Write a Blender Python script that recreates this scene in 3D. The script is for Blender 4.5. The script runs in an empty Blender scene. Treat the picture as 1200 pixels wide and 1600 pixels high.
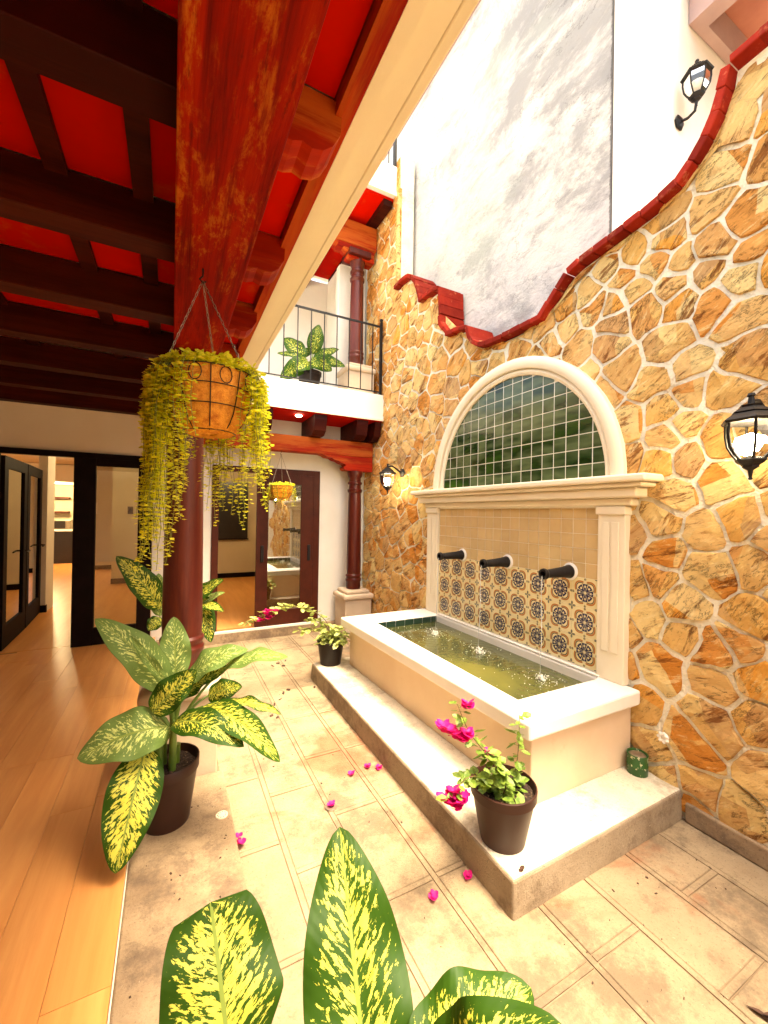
import bpy, math, random
import numpy as np
from mathutils import Vector, Matrix, Euler, noise as mnoise
random.seed(7); R_=random.Random(11)
rad=math.radians; PI=math.pi
sc=bpy.context.scene; COL=sc.collection
# ---------------------------------------------------------------- camera
cd=bpy.data.cameras.new('camera'); cam=bpy.data.objects.new('camera',cd); COL.objects.link(cam); sc.camera=cam
cd.sensor_fit='VERTICAL'; cd.sensor_height=24; cd.lens=24*639.0/1600; cd.clip_start=.05; cd.clip_end=300
right=Vector((.8871,-.4615,.0160)); fwd=Vector((.4613,.8872,.0047)); 
fwd.normalize(); right=(right-fwd*right.dot(fwd)).normalized(); upv=right.cross(fwd)
m=Matrix((right,upv,-fwd)).transposed().to_4x4(); m.translation=Vector((0,0,1.75)); cam.matrix_world=m
# ---------------------------------------------------------------- world and sun
SUN=Vector((.20,-.28,1.0)).normalized()      # towards the sun
elev=math.asin(SUN.z); rot=math.atan2(SUN.x,SUN.y)
w=bpy.data.worlds.new('World'); sc.world=w; w.use_nodes=True; nt=w.node_tree
sk=nt.nodes.new('ShaderNodeTexSky'); sk.sky_type='NISHITA'; sk.sun_disc=False; sk.sun_elevation=elev; sk.sun_rotation=rot
sk.air_density=1.0; sk.dust_density=6.0; sk.ozone_density=.6
bg=nt.nodes['Background']; bg.inputs[1].default_value=.15; nt.links.new(sk.outputs[0],bg.inputs[0])
sl=bpy.data.lights.new('sun','SUN'); sl.energy=1.5; sl.angle=rad(20); sl.color=(1,.93,.82)
so=bpy.data.objects.new('sun',sl); COL.objects.link(so); so.rotation_euler=SUN.to_track_quat('Z','Y').to_euler(); so.location=(0,-3,12)
vs=sc.view_settings; sc.display_settings.display_device='sRGB'; vs.view_transform='Standard'; vs.look='None'; vs.gamma=1; vs.use_curve_mapping=False
vs.exposure=2.85
vs.use_white_balance=True; vs.white_balance_temperature=8200; vs.white_balance_tint=8
sc.cycles.max_bounces=10; sc.cycles.diffuse_bounces=3; sc.cycles.transparent_max_bounces=24
# ---------------------------------------------------------------- node helpers
class N:
    def __init__(s,name,rough=.6,metal=0,spec=.5):
        s.m=bpy.data.materials.new(name); s.m.use_nodes=True; s.t=s.m.node_tree; s.b=s.t.nodes['Principled BSDF']
        s.b.inputs['Roughness'].default_value=rough; s.b.inputs['Metallic'].default_value=metal; s.b.inputs['Specular IOR Level'].default_value=spec
    def n(s,ty,**k):
        x=s.t.nodes.new(ty)
        for a,v in k.items(): setattr(x,a,v)
        return x
    def put(s,i,v):
        if hasattr(v,'is_output'): s.t.links.new(v,i)
        else: i.default_value=v
    def ma(s,op,a,b=0.0,c=0.0,clamp=False):
        x=s.n('ShaderNodeMath',operation=op); x.use_clamp=clamp
        s.put(x.inputs[0],a); s.put(x.inputs[1],b); s.put(x.inputs[2],c); return x.outputs[0]
    def pos(s): return s.n('ShaderNodeNewGeometry').outputs['Position']
    def sep(s,v):
        x=s.n('ShaderNodeSeparateXYZ'); s.put(x.inputs[0],v); return x.outputs
    def comb(s,a,b,c=0.0):
        x=s.n('ShaderNodeCombineXYZ'); s.put(x.inputs[0],a); s.put(x.inputs[1],b); s.put(x.inputs[2],c); return x.outputs[0]
    def map(s,v,scale=(1,1,1),rot=(0,0,0)):
        x=s.n('ShaderNodeMapping'); s.put(x.inputs[0],v); x.inputs['Scale'].default_value=scale; x.inputs['Rotation'].default_value=rot; return x.outputs[0]
    def noise(s,v,scale,detail=4,rough=.55,dist=0.0):
        x=s.n('ShaderNodeTexNoise'); s.put(x.inputs['Vector'],v); x.inputs['Scale'].default_value=scale; x.inputs['Detail'].default_value=detail
        x.inputs['Roughness'].default_value=rough; x.inputs['Distortion'].default_value=dist; return x.outputs[0]
    def ramp(s,f,stops,interp='LINEAR'):
        x=s.n('ShaderNodeValToRGB'); s.put(x.inputs[0],f); e=x.color_ramp; e.interpolation=interp
        while len(e.elements)<len(stops): e.elements.new(.5)
        for el,(p,c) in zip(e.elements,stops): el.position=p; el.color=(*c,1) if len(c)==3 else c
        return x.outputs[0]
    def step(s,f,a,b):
        x=s.n('ShaderNodeMapRange',interpolation_type='SMOOTHSTEP'); s.put(x.inputs[0],f); x.inputs[1].default_value=a; x.inputs[2].default_value=b; return x.outputs[0]
    def mix(s,f,a,b,mode='MIX'):
        x=s.n('ShaderNodeMix',data_type='RGBA',blend_type=mode); s.put(x.inputs[0],f)
        for i,v in ((6,a),(7,b)):
            if not hasattr(v,'is_output') and len(v)==3: v=(*v,1)
            s.put(x.inputs[i],v)
        return x.outputs[2]
    def col(s,c):
        if not hasattr(c,'is_output') and len(c)==3: c=(*c,1)
        s.put(s.b.inputs['Base Color'],c); return s
    def bump(s,h,st=.3,dist=.01):
        x=s.n('ShaderNodeBump'); x.inputs['Strength'].default_value=st; x.inputs['Distance'].default_value=dist; s.put(x.inputs['Height'],h)
        s.t.links.new(x.outputs[0],s.b.inputs['Normal']); return s
    def rnd(s): return s.n('ShaderNodeObjectInfo').outputs['Random']
def simple(name,c1,c2=None,scale=3,rough=.6,bump=.2,bscale=40,metal=0,dist=.004,spots=None,spec=.5,var=0):
    a=N(name,rough,metal,spec); p=a.pos(); c2=c2 or tuple(x*.8 for x in c1)
    c=a.ramp(a.noise(p,scale,5,.6),[(.3,c1),(.7,c2)])
    if spots: c=a.mix(a.step(a.noise(p,spots[1],6,.7),.56,.68),c,spots[0])
    if var:
        v=a.ma('MULTIPLY_ADD',a.rnd(),var,1-var/2); c=a.mix(1.0,c,a.comb(v,v,v),'MULTIPLY')
    a.col(c); a.bump(a.noise(p,bscale,5,.65),bump,dist); return a.m
# ---------------------------------------------------------------- materials
MT={}
MT['white']=simple('white_plaster',(.80,.76,.68),(.72,.67,.58),2.0,.75,.25,30)
MT['cream']=simple('cream_plaster',(.86,.74,.58),(.82,.69,.52),2.5,.7,.25,35)
MT['fascia']=simple('fascia_cream_paint',(.90,.83,.62),(.86,.78,.56),2.5,.6,.2,35)
MT['tan']=simple('tan_plaster',(.74,.57,.40),(.66,.48,.31),2.2,.7,.3,30,spots=((.58,.40,.24),2.0))
MT['rim']=simple('white_rim_paint',(.82,.79,.72),(.74,.70,.62),3,.45,.15,25)
MT['pedestal']=simple('pedestal_stone',(.62,.49,.35),(.52,.40,.28),4,.65,.3,45)
MT['mantel']=simple('mantel_cream_paint',(.80,.70,.52),(.74,.63,.45),3,.55,.2,30)
MT['black']=simple('black_iron',(.006,.005,.005),(.014,.012,.012),20,.42,.2,120,spec=.25)
MT['frame_dark']=simple('dark_timber_frame',(.005,.002,.0015),(.010,.004,.003),8,.6,.2,60,spec=.08)
MT['frame_brown']=simple('brown_timber_frame',(.075,.013,.005),(.045,.008,.003),6,.5,.2,60,spec=.2)
MT['grout']=simple('mortar_light',(.92,.86,.70),(.80,.70,.50),5,.9,1.0,30,dist=.03,spots=((.50,.36,.20),3))
MT['groutw']=simple('tile_grout',(.88,.84,.72),(.82,.76,.62),9,.85,.3,60)
MT['soil']=simple('potting_soil',(.05,.022,.012),(.02,.010,.006),60,.95,1,90,dist=.02,spots=((.35,.22,.12),70))
MT['pot']=simple('brown_plastic_pot',(.040,.013,.008),(.030,.010,.006),3,.45,.05,20,spec=.3)
MT['pot_dark']=simple('dark_plastic_pot',(.010,.005,.004),(.008,.004,.003),3,.45,.05,20,spec=.25)
MT['stem']=simple('green_stem',(.12,.20,.03),(.08,.14,.02),14,.45,.2,60)
MT['twig']=simple('brown_twig',(.14,.07,.03),(.09,.045,.02),30,.8,.3,90)
MT['kitchen_dark']=simple('dark_cabinet',(.012,.008,.006),(.018,.012,.01),4,.3,.05,20)
MT['interior']=simple('interior_wall_paint',(.56,.47,.33),(.50,.41,.28),1.5,.7,.1,30)
MT['steel']=simple('dull_steel',(.30,.24,.17),(.22,.17,.12),8,.35,.1,60,metal=.6)
MT['litter']=simple('dry_leaf_bits',(.07,.025,.01),(.03,.012,.006),30,.8,.3,90)
def wood_mat(name,a1,a2,a3,axis=1,rough=.45,fine=1.0,wear=.5,var=.3,spec=.12):
    a=N(name,rough,0,spec); p=a.pos(); s=[14*fine]*3; s[axis]=1.1*fine
    r=a.rnd(); off=a.n('ShaderNodeVectorMath',operation='ADD'); a.put(off.inputs[0],p); a.put(off.inputs[1],a.comb(a.ma('MULTIPLY',r,9.1),a.ma('MULTIPLY',r,5.3),a.ma('MULTIPLY',r,7.7)))
    v=off.outputs[0]
    g=a.noise(a.map(v,tuple(s)),1.0,6,.62,.6); b=a.noise(v,2.3,5,.6)
    c=a.ramp(g,[(.3,a1),(.66,a2)]); c=a.mix(a.ma('MULTIPLY',a.step(a.noise(a.map(v,tuple(x*.28 for x in s)),1.0,8,.75),.45,.60),wear),c,a3)
    vv=a.ma('MULTIPLY_ADD',r,var,1-var/2); c=a.mix(1.0,c,a.comb(vv,vv,vv),'MULTIPLY')
    a.col(c); a.bump(a.ma('ADD',g,a.ma('MULTIPLY',b,.5)),.35,.004)
    return a.m
MT['beam']=wood_mat('red_stained_timber',(.17,.003,.001),(.38,.012,.003),(.52,.13,.015),1,.65,1.3,.38)
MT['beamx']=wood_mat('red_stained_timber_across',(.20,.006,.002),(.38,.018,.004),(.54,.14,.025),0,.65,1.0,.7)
MT['joist']=wood_mat('shaded_red_timber',(.020,.002,.001),(.04,.003,.002),(.12,.018,.005),0,.55,.6,.35)  # timber colour darkened so it carries the shade under the ceilings
MT['column']=wood_mat('column_timber',(.040,.003,.002),(.085,.007,.003),(.15,.028,.010),2,.38,.8,.5,.2,.35)
MT['panel']=simple('red_painted_soffit',(.60,.006,.003),(.48,.004,.002),3,.8,.2,30,spots=((.52,.03,.006),3),var=.25,spec=.08)
MT['upper_wood']=simple('faded_eave_timber',(.42,.30,.28),(.34,.23,.22),3,.6,.2,30)
MT['eave_soffit']=simple('pink_tile_soffit',(.46,.19,.13),(.38,.14,.10),4,.7,.2,30)
MT['plank']=wood_mat('honey_wood_plank',(.64,.26,.075),(.76,.36,.12),(.54,.19,.045),1,.36,.7,.40,.09,.3)
MT['coping']=simple('red_clay_tile',(.30,.022,.010),(.20,.012,.007),8,.8,.5,60,var=.6,spec=.10,spots=((.42,.12,.06),9))
a=N('red_stained_main_beam',.75,0,.10); p=a.pos()
g=a.noise(a.map(p,(26,1.3,26)),1.0,8,.7,.4); c=a.ramp(g,[(.32,(.10,.002,.001)),(.52,(.27,.006,.002)),(.72,(.36,.016,.003))])
m1=a.ma('MULTIPLY',a.step(a.noise(a.map(p,(10,3.0,10)),1.0,9,.78,.3),.50,.62),a.step(g,.36,.60)); c=a.mix(a.ma('MULTIPLY',m1,.8),c,(.50,.14,.018))
c=a.mix(a.ma('MULTIPLY',a.step(a.noise(a.map(p,(60,7,60)),1.0,6,.8),.56,.66),.6),c,(.07,.004,.002))
a.col(c); a.bump(g,.7,.006); MT['main_beam']=a.m
# coco liner
a=N('coconut_fibre_liner',.9); p=a.pos(); a.col(a.ramp(a.noise(p,38,7,.75),[(.3,(.60,.13,.010)),(.55,(.95,.38,.05))])); a.bump(a.noise(p,160,6,.8),.9,.01); MT['coco']=a.m
# concrete for paving: warm stains
def concrete(name,c1,c2,dark,red,var=.12,rough=.8):
    a=N(name,rough); p=a.pos()
    c=a.ramp(a.noise(p,5,7,.7),[(.3,c1),(.68,c2)])
    c=a.mix(a.ma('MULTIPLY',a.step(a.noise(p,1.5,9,.78),.47,.60),.78),c,dark)
    if red:
        c=a.mix(a.ma('MULTIPLY',a.step(a.noise(p,1.15,5,.65,.8),.54,.64),.65),c,red)
    c=a.mix(a.ma('MULTIPLY',a.step(a.noise(p,75,5,.85),.56,.66),.75),c,tuple(x*.35 for x in c2))
    c=a.mix(a.ma('MULTIPLY',a.step(a.noise(p,34,5,.8),.64,.74),.5),c,(.72,.62,.45))
    v=a.ma('MULTIPLY_ADD',a.rnd(),var,1-var/2); c=a.mix(1.0,c,a.comb(v,v,v),'MULTIPLY')
    a.col(c); a.bump(a.noise(p,60,8,.8),.8,.010); return a.m
MT['paving']=concrete('stamped_concrete',(.37,.275,.165),(.27,.19,.11),(.135,.092,.055),(.25,.075,.026),.05)
MT['groove']=simple('paving_groove',(.27,.19,.12),(.18,.12,.07),9,.95,.5,60)
MT['ledge']=concrete('worn_concrete',(.42,.30,.18),(.25,.165,.095),(.13,.085,.055),None)
MT['plinth']=concrete('rough_concrete_lit_top',(.80,.73,.58),(.66,.57,.42),(.40,.32,.21),None,0)  # plinth top: light from above put into a paler colour
MT['plinth_shaded']=concrete('rough_concrete_shaded_side',(.36,.28,.19),(.26,.19,.12),(.15,.10,.06),None,0)  # plinth sides: same concrete with the shade put into its colour
# grey neighbour wall
a=N('mottled_grey_render',.85); p=a.pos(); 
c=a.ramp(a.noise(p,1.1,8,.62,.4),[(.34,(.84,.82,.74)),(.55,(.74,.73,.69)),(.74,(.42,.42,.42))])
c=a.mix(a.ma('MULTIPLY',a.step(a.noise(a.map(p,(1,1.2,5),(.25,0,0)),1.3,8,.72,.9),.60,.66),.45),c,(.30,.29,.27))
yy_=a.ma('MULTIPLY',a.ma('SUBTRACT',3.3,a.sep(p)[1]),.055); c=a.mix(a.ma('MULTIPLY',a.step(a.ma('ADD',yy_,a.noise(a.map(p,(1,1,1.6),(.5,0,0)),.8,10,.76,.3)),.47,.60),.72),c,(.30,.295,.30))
ck=a.ma('ABSOLUTE',a.ma('SUBTRACT',a.noise(a.map(p,(1,.8,1.7)),1.7,7,.65,.2),.5)); c=a.mix(a.ma('MULTIPLY',a.ma('MULTIPLY',a.step(ck,.008,.002),a.step(a.noise(p,2.3,3),.5,.58)),.45),c,(.10,.095,.09))
c=a.mix(a.ma('MULTIPLY',a.step(a.ma('ADD',a.sep(p)[1],a.ma('MULTIPLY',a.noise(p,14,6,.8),-.04)),1.985,1.972),.9),c,(.10,.09,.085)); c=a.mix(a.ma('MULTIPLY',a.step(a.noise(p,.7,3),.52,.7),.35),c,(.60,.72,.58))
a.col(c); a.bump(a.noise(a.map(p,(1,1,1.5),(.4,0,0)),3.0,10,.78,.3),1.0,.09); MT['grey']=a.m
# sandstone
a=N('orange_sandstone',.9,0,.12); p=a.pos(); r=a.rnd()
off=a.n('ShaderNodeVectorMath',operation='ADD'); a.put(off.inputs[0],p); a.put(off.inputs[1],a.comb(a.ma('MULTIPLY',r,3.1),a.ma('MULTIPLY',r,11.3),a.ma('MULTIPLY',r,7.7)))
rot=a.n('ShaderNodeVectorRotate',rotation_type='X_AXIS'); a.put(rot.inputs['Vector'],off.outputs[0]); a.put(rot.inputs['Angle'],a.ma('MULTIPLY_ADD',r,.9,.2))
lay=a.noise(a.map(rot.outputs[0],(5,3.2,12)),1.0,9,.74,.5)
vv=a.n('ShaderNodeTexVoronoi'); a.put(vv.inputs['Vector'],p); vv.inputs['Scale'].default_value=4.0
t=a.ma('FRACT',a.ma('ADD',r,a.ma('MULTIPLY',a.sep(vv.outputs['Color'])[0],.35)))
base=a.ramp(t,[(0,(.82,.42,.10)),(.18,(.90,.64,.28)),(.36,(.70,.25,.04)),(.52,(.92,.66,.28)),(.70,(.76,.43,.14)),(.86,(.62,.36,.16)),(1,(.84,.36,.06))])
c=a.mix(a.step(lay,.52,.66),base,a.mix(.6,base,(.95,.66,.24)))
c=a.mix(a.ma('MULTIPLY',a.step(lay,.455,.38),.85),c,(.20,.055,.010))
c=a.mix(a.ma('MULTIPLY',a.step(a.noise(p,9,6,.7),.58,.7),.4),c,(.55,.18,.03))
c=a.mix(a.ma('MULTIPLY',a.step(a.noise(p,42,7,.85),.58,.66),.6),c,(.20,.08,.025))
ck=a.ma('ABSOLUTE',a.ma('SUBTRACT',a.noise(a.map(rot.outputs[0],(3,2.2,6.5)),1.6,8,.72,.3),.5)); ckm=a.ma('MULTIPLY',a.step(ck,.010,.002),a.step(a.noise(p,5,4),.46,.54)); c=a.mix(a.ma('MULTIPLY',ckm,.85),c,(.13,.04,.01))
hi=a.noise(a.map(rot.outputs[0],(9,6,26)),1.0,6,.75); c=a.mix(a.ma('MULTIPLY',a.step(hi,.56,.64),.5),c,(.98,.76,.38)); c=a.mix(a.ma('MULTIPLY',a.step(hi,.43,.36),.55),c,(.38,.13,.025))
a.col(c); a.bump(a.ma('ADD',a.ma('MULTIPLY',a.ma('SUBTRACT',lay,a.ma('MULTIPLY',ckm,.3)),1.0),a.ma('MULTIPLY',a.noise(p,38,9,.8),.5)),1.0,.035); MT['stone']=a.m
# glazed tiles
a=N('green_glazed_tile',.14,0,.35); p=a.pos(); r=a.rnd()
pz=a.sep(p)[2]
c=a.ramp(a.ma('FRACT',a.ma('ADD',a.ma('MULTIPLY',a.noise(a.map(p,(1,.8,3.0)),1.5,3),1.25),a.ma('MULTIPLY',r,.22))),[(0,(.008,.020,.004)),(.3,(.012,.034,.006)),(.45,(.030,.085,.010)),(.62,(.010,.026,.005)),(.78,(.09,.12,.05)),(1,(.010,.030,.006))])
a.col(c); a.bump(a.noise(p,18,3),.15,.004); MT['pane']=a.m
MT['pool_tile']=simple('pool_green_tile',(.012,.035,.025),(.02,.05,.03),8,.15,.1,20)
MT['plain_tile']=simple('sand_wall_tile',(.60,.42,.20),(.52,.34,.15),5,.35,.15,30,var=.16)
# decorated tile: pattern repeats every two tiles
T=.1061; MY0=1.83; MZ0=.675
a=N('painted_talavera_tile',.3); p=a.sep(a.pos())
def cell(c,o): return a.ma('SUBTRACT',a.ma('FRACT',a.ma('DIVIDE',a.ma('SUBTRACT',c,o),2*T)),.5)
y=cell(p[1],MY0); z=cell(p[2],MZ0)
def polar(y,z):
    rr=a.ma('SQRT',a.ma('ADD',a.ma('MULTIPLY',y,y),a.ma('MULTIPLY',z,z))); return rr,a.ma('ARCTAN2',z,y)
r1,t1=polar(y,z)
pet=a.ma('ABSOLUTE',a.ma('COSINE',a.ma('MULTIPLY',t1,4.0)))
blue=a.ma('MULTIPLY',a.step(a.ma('SUBTRACT',a.ma('MULTIPLY_ADD',pet,.12,.19),r1),0,.012),a.step(a.ma('SUBTRACT',r1,a.ma('MULTIPLY_ADD',pet,.05,.02)),-.012,.012))
blue=a.ma('MAXIMUM',blue,a.ma('MULTIPLY',a.step(a.ma('SUBTRACT',.31,r1),0,.01),a.step(a.ma('SUBTRACT',r1,.06),0,.01)))
gap=a.step(pet,.22,.12); blue=a.ma('MULTIPLY',blue,a.ma('SUBTRACT',1,gap))
hole=a.ma('MULTIPLY',a.step(a.ma('ABSOLUTE',a.ma('SUBTRACT',r1,.21)),.040,.026),a.step(pet,.72,.86)); blue=a.ma('MULTIPLY',blue,a.ma('SUBTRACT',1,hole))
wob=a.ma('MULTIPLY_ADD',a.ma('COSINE',a.ma('MULTIPLY',t1,4.0)),-.05,.405)
ring=a.step(a.ma('ABSOLUTE',a.ma('SUBTRACT',r1,wob)),.034,.022); ring=a.ma('MULTIPLY',ring,a.step(a.ma('ABSOLUTE',a.ma('SINE',a.ma('MULTIPLY',t1,2.0))),.25,.4))
ring2=a.step(a.ma('ABSOLUTE',a.ma('SUBTRACT',r1,a.ma('SUBTRACT',wob,.052))),.020,.012); ring2=a.ma('MULTIPLY',ring2,a.step(a.ma('ABSOLUTE',a.ma('SINE',a.ma('MULTIPLY',t1,2.0))),.4,.5))
y2=a.ma('SUBTRACT',a.ma('ABSOLUTE',y),.5); z2=a.ma('SUBTRACT',a.ma('ABSOLUTE',z),.5); r2,t2=polar(y2,z2)
star=a.step(a.ma('SUBTRACT',a.ma('MULTIPLY_ADD',a.ma('ABSOLUTE',a.ma('COSINE',a.ma('MULTIPLY',t2,2.0))),.17,-.02),r2),0,.015)
y3=a.ma('SUBTRACT',a.ma('ABSOLUTE',y),.5); r3,t3=polar(y3,z); star2=a.step(a.ma('SUBTRACT',a.ma('MULTIPLY_ADD',a.ma('ABSOLUTE',a.ma('COSINE',t3)),.10,-.01),r3),0,.012)
z4=a.ma('SUBTRACT',a.ma('ABSOLUTE',z),.5); r4,t4=polar(y,z4); star3=a.step(a.ma('SUBTRACT',a.ma('MULTIPLY_ADD',a.ma('ABSOLUTE',a.ma('SINE',t4)),.10,-.01),r4),0,.012)
c=a.ramp(a.noise(a.pos(),12,3),[(.3,(.78,.66,.38)),(.7,(.70,.56,.28))])
c=a.mix(ring,c,(.42,.13,.015)); c=a.mix(ring2,c,(.03,.014,.006)); c=a.mix(a.ma('MAXIMUM',star2,star3),c,(.16,.11,.03)); c=a.mix(star,c,(.05,.05,.03)); c=a.mix(blue,c,(.005,.004,.055))
a.col(c); a.bump(a.noise(a.pos(),40,3),.1,.003); MT['deco_tile']=a.m
# water
a=N('green_pool_water',.04,0,.6); p=a.pos()
c=a.ramp(a.noise(p,1.5,3,.5,.3),[(.36,(.045,.052,.020)),(.52,(.085,.090,.026)),(.68,(.14,.135,.030))])
a.col(c); h=a.noise(p,26,3,.5,.3)
for (sx,sy) in ((2.36,2.06),(2.34,2.70),(2.30,3.30)):
    s3=a.sep(p); dx=a.ma('SUBTRACT',s3[0],sx); dy=a.ma('SUBTRACT',s3[1],sy); d=a.ma('SQRT',a.ma('ADD',a.ma('MULTIPLY',dx,dx),a.ma('MULTIPLY',dy,dy)))
    h=a.ma('ADD',h,a.ma('DIVIDE',a.ma('SINE',a.ma('MULTIPLY',d,95)),a.ma('MULTIPLY_ADD',d,9,1.2)))
a.bump(h,.25,.004); MT['water']=a.m
a=N('white_water_foam',.15); a.col((.85,.86,.78)); MT['foam']=a.m
a=N('clear_falling_water',.03); a.col((.9,.93,.9)); a.b.inputs['Transmission Weight'].default_value=.7; a.b.inputs['IOR'].default_value=1.33; MT['stream']=a.m
def glass(name,tint,refl):
    a=N(name,.02); t=a.t; tr=a.n('ShaderNodeBsdfTransparent'); tr.inputs[0].default_value=(*tint,1)
    gl=a.n('ShaderNodeBsdfGlossy'); gl.inputs['Roughness'].default_value=.015; gl.inputs[0].default_value=(.95,.95,.92,1)
    lw=a.n('ShaderNodeFresnel'); lw.inputs[0].default_value=1.5; mx=a.n('ShaderNodeMixShader')
    a.put(mx.inputs[0],a.ma('ADD',lw.outputs[0],refl,clamp=True)); t.links.new(tr.outputs[0],mx.inputs[1]); t.links.new(gl.outputs[0],mx.inputs[2])
    t.links.new(mx.outputs[0],t.nodes['Material Output'].inputs[0]); return a.m
MT['glass']=glass('window_glass',(.85,.85,.8),.06); MT['mirror_glass']=glass('reflective_window_glass',(.6,.58,.5),.38); MT['lamp_glass']=glass('lantern_glass',(.95,.95,.92),.03)
def emit(name,c,s):
    a=N(name); a.b.inputs['Emission Color'].default_value=(*c,1); a.b.inputs['Emission Strength'].default_value=s; a.col(c); return a.m
MT['bulb']=emit('lit_bulb',(1,.93,.78),14); MT['downlight']=emit('lit_downlight',(1,.9,.7),5)
# leaves
def leafmat(name,g1,g2,y1,y2):
    a=N(name,.5,0,.16); t=a.t
    uv=a.n('ShaderNodeUVMap').outputs[0]; s=a.sep(uv); u=a.ma('MULTIPLY_ADD',s[0],2.0,-1.0); au=a.ma('ABSOLUTE',u); v=s[1]; r=a.rnd()
    at=a.n('ShaderNodeAttribute',attribute_type='OBJECT',attribute_name='blotch').outputs['Fac']
    sv=a.ma('SUBTRACT',v,a.ma('MULTIPLY',a.ma('POWER',au,.8),.20))
    vec=a.comb(a.ma('MULTIPLY',sv,36),a.ma('MULTIPLY_ADD',u,4.5,a.ma('MULTIPLY',r,20)),a.ma('MULTIPLY',r,13))
    n=a.noise(vec,1.0,5,.68,.35)
    th=a.ma('SUBTRACT',a.ma('ADD',n,a.ma('MULTIPLY',a.ma('SUBTRACT',at,.5),.13)),a.ma('MULTIPLY',a.ma('POWER',au,4.0),.26))
    th=a.ma('SUBTRACT',th,a.ma('MULTIPLY',a.step(v,.86,1.0),.1))
    msk=a.step(th,.508,.535)
    gr=a.mix(a.noise(a.comb(v,u,r),5,3),g1,g2); gr=a.mix(a.ma('MULTIPLY',a.step(au,.96,1.0),.6),gr,(.03,.06,.01))
    yl=a.mix(a.noise(a.comb(a.ma('MULTIPLY',v,3),u,r),2.5,3),y1,y2)
    c=a.mix(msk,gr,yl); c=a.mix(a.step(au,.050,.028),c,(.22,.30,.06))
    a.col(c); wv=a.ma('SINE',a.ma('MULTIPLY',a.ma('SUBTRACT',v,a.ma('MULTIPLY',au,.20)),120)); a.bump(a.ma('ADD',wv,a.ma('MULTIPLY',a.step(au,0,.08),-3)),.07,.003)
    tl=a.n('ShaderNodeBsdfTranslucent'); t.links.new(a.b.inputs['Base Color'].links[0].from_socket,tl.inputs[0]); mx=a.n('ShaderNodeMixShader'); mx.inputs[0].default_value=.20
    t.links.new(a.b.outputs[0],mx.inputs[1]); t.links.new(tl.outputs[0],mx.inputs[2]); t.links.new(mx.outputs[0],t.nodes['Material Output'].inputs[0]); return a.m
MT['leaf']=leafmat('variegated_leaf',(.016,.052,.004),(.034,.092,.007),(.62,.66,.16),(.66,.58,.04))
MT['leaf_pale']=leafmat('pale_variegated_leaf',(.10,.17,.04),(.18,.28,.07),(.55,.64,.24),(.64,.70,.20))
def flat_leaf(name,c1,c2,tr=.35,rough=.5):
    a=N(name,rough); t=a.t; c=a.ramp(a.noise(a.pos(),45,3),[(.35,c1),(.65,c2)]); a.col(c); tl=a.n('ShaderNodeBsdfTranslucent'); t.links.new(c,tl.inputs[0])
    mx=a.n('ShaderNodeMixShader'); mx.inputs[0].default_value=tr; t.links.new(a.b.outputs[0],mx.inputs[1]); t.links.new(tl.outputs[0],mx.inputs[2]); t.links.new(mx.outputs[0],t.nodes['Material Output'].inputs[0]); return a.m
MT['trail']=flat_leaf('yellow_green_trailing_leaf',(.60,.66,.04),(.98,.90,.10),.5)
MT['trail_stem']=simple('trailing_stem',(.25,.28,.04),(.2,.2,.03),20,.6,.1,40)
MT['boug_leaf']=flat_leaf('bougainvillea_leaf',(.09,.17,.02),(.22,.32,.05),.3)
MT['boug_pale']=flat_leaf('cream_edged_leaf',(.25,.33,.06),(.55,.58,.20),.3)
MT['magenta']=flat_leaf('magenta_bract',(.75,.008,.16),(.60,.005,.22),.35,.6)
a=N('printed_tin_can',.35,.2); p=a.sep(a.pos()); ang=a.noise(a.pos(),26,3)
c=a.mix(a.step(a.ma('SUBTRACT',a.ma('MULTIPLY',p[0],1.0),a.ma('MULTIPLY',p[1],1.0)),.93,.935),a.ramp(ang,[(.4,(.55,.45,.33)),(.55,(.12,.06,.04))]),a.mix(a.step(a.noise(a.pos(),48,2),.60,.63),(.02,.10,.02),(.6,.6,.4)))
a.col(c); MT['can']=a.m
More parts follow.
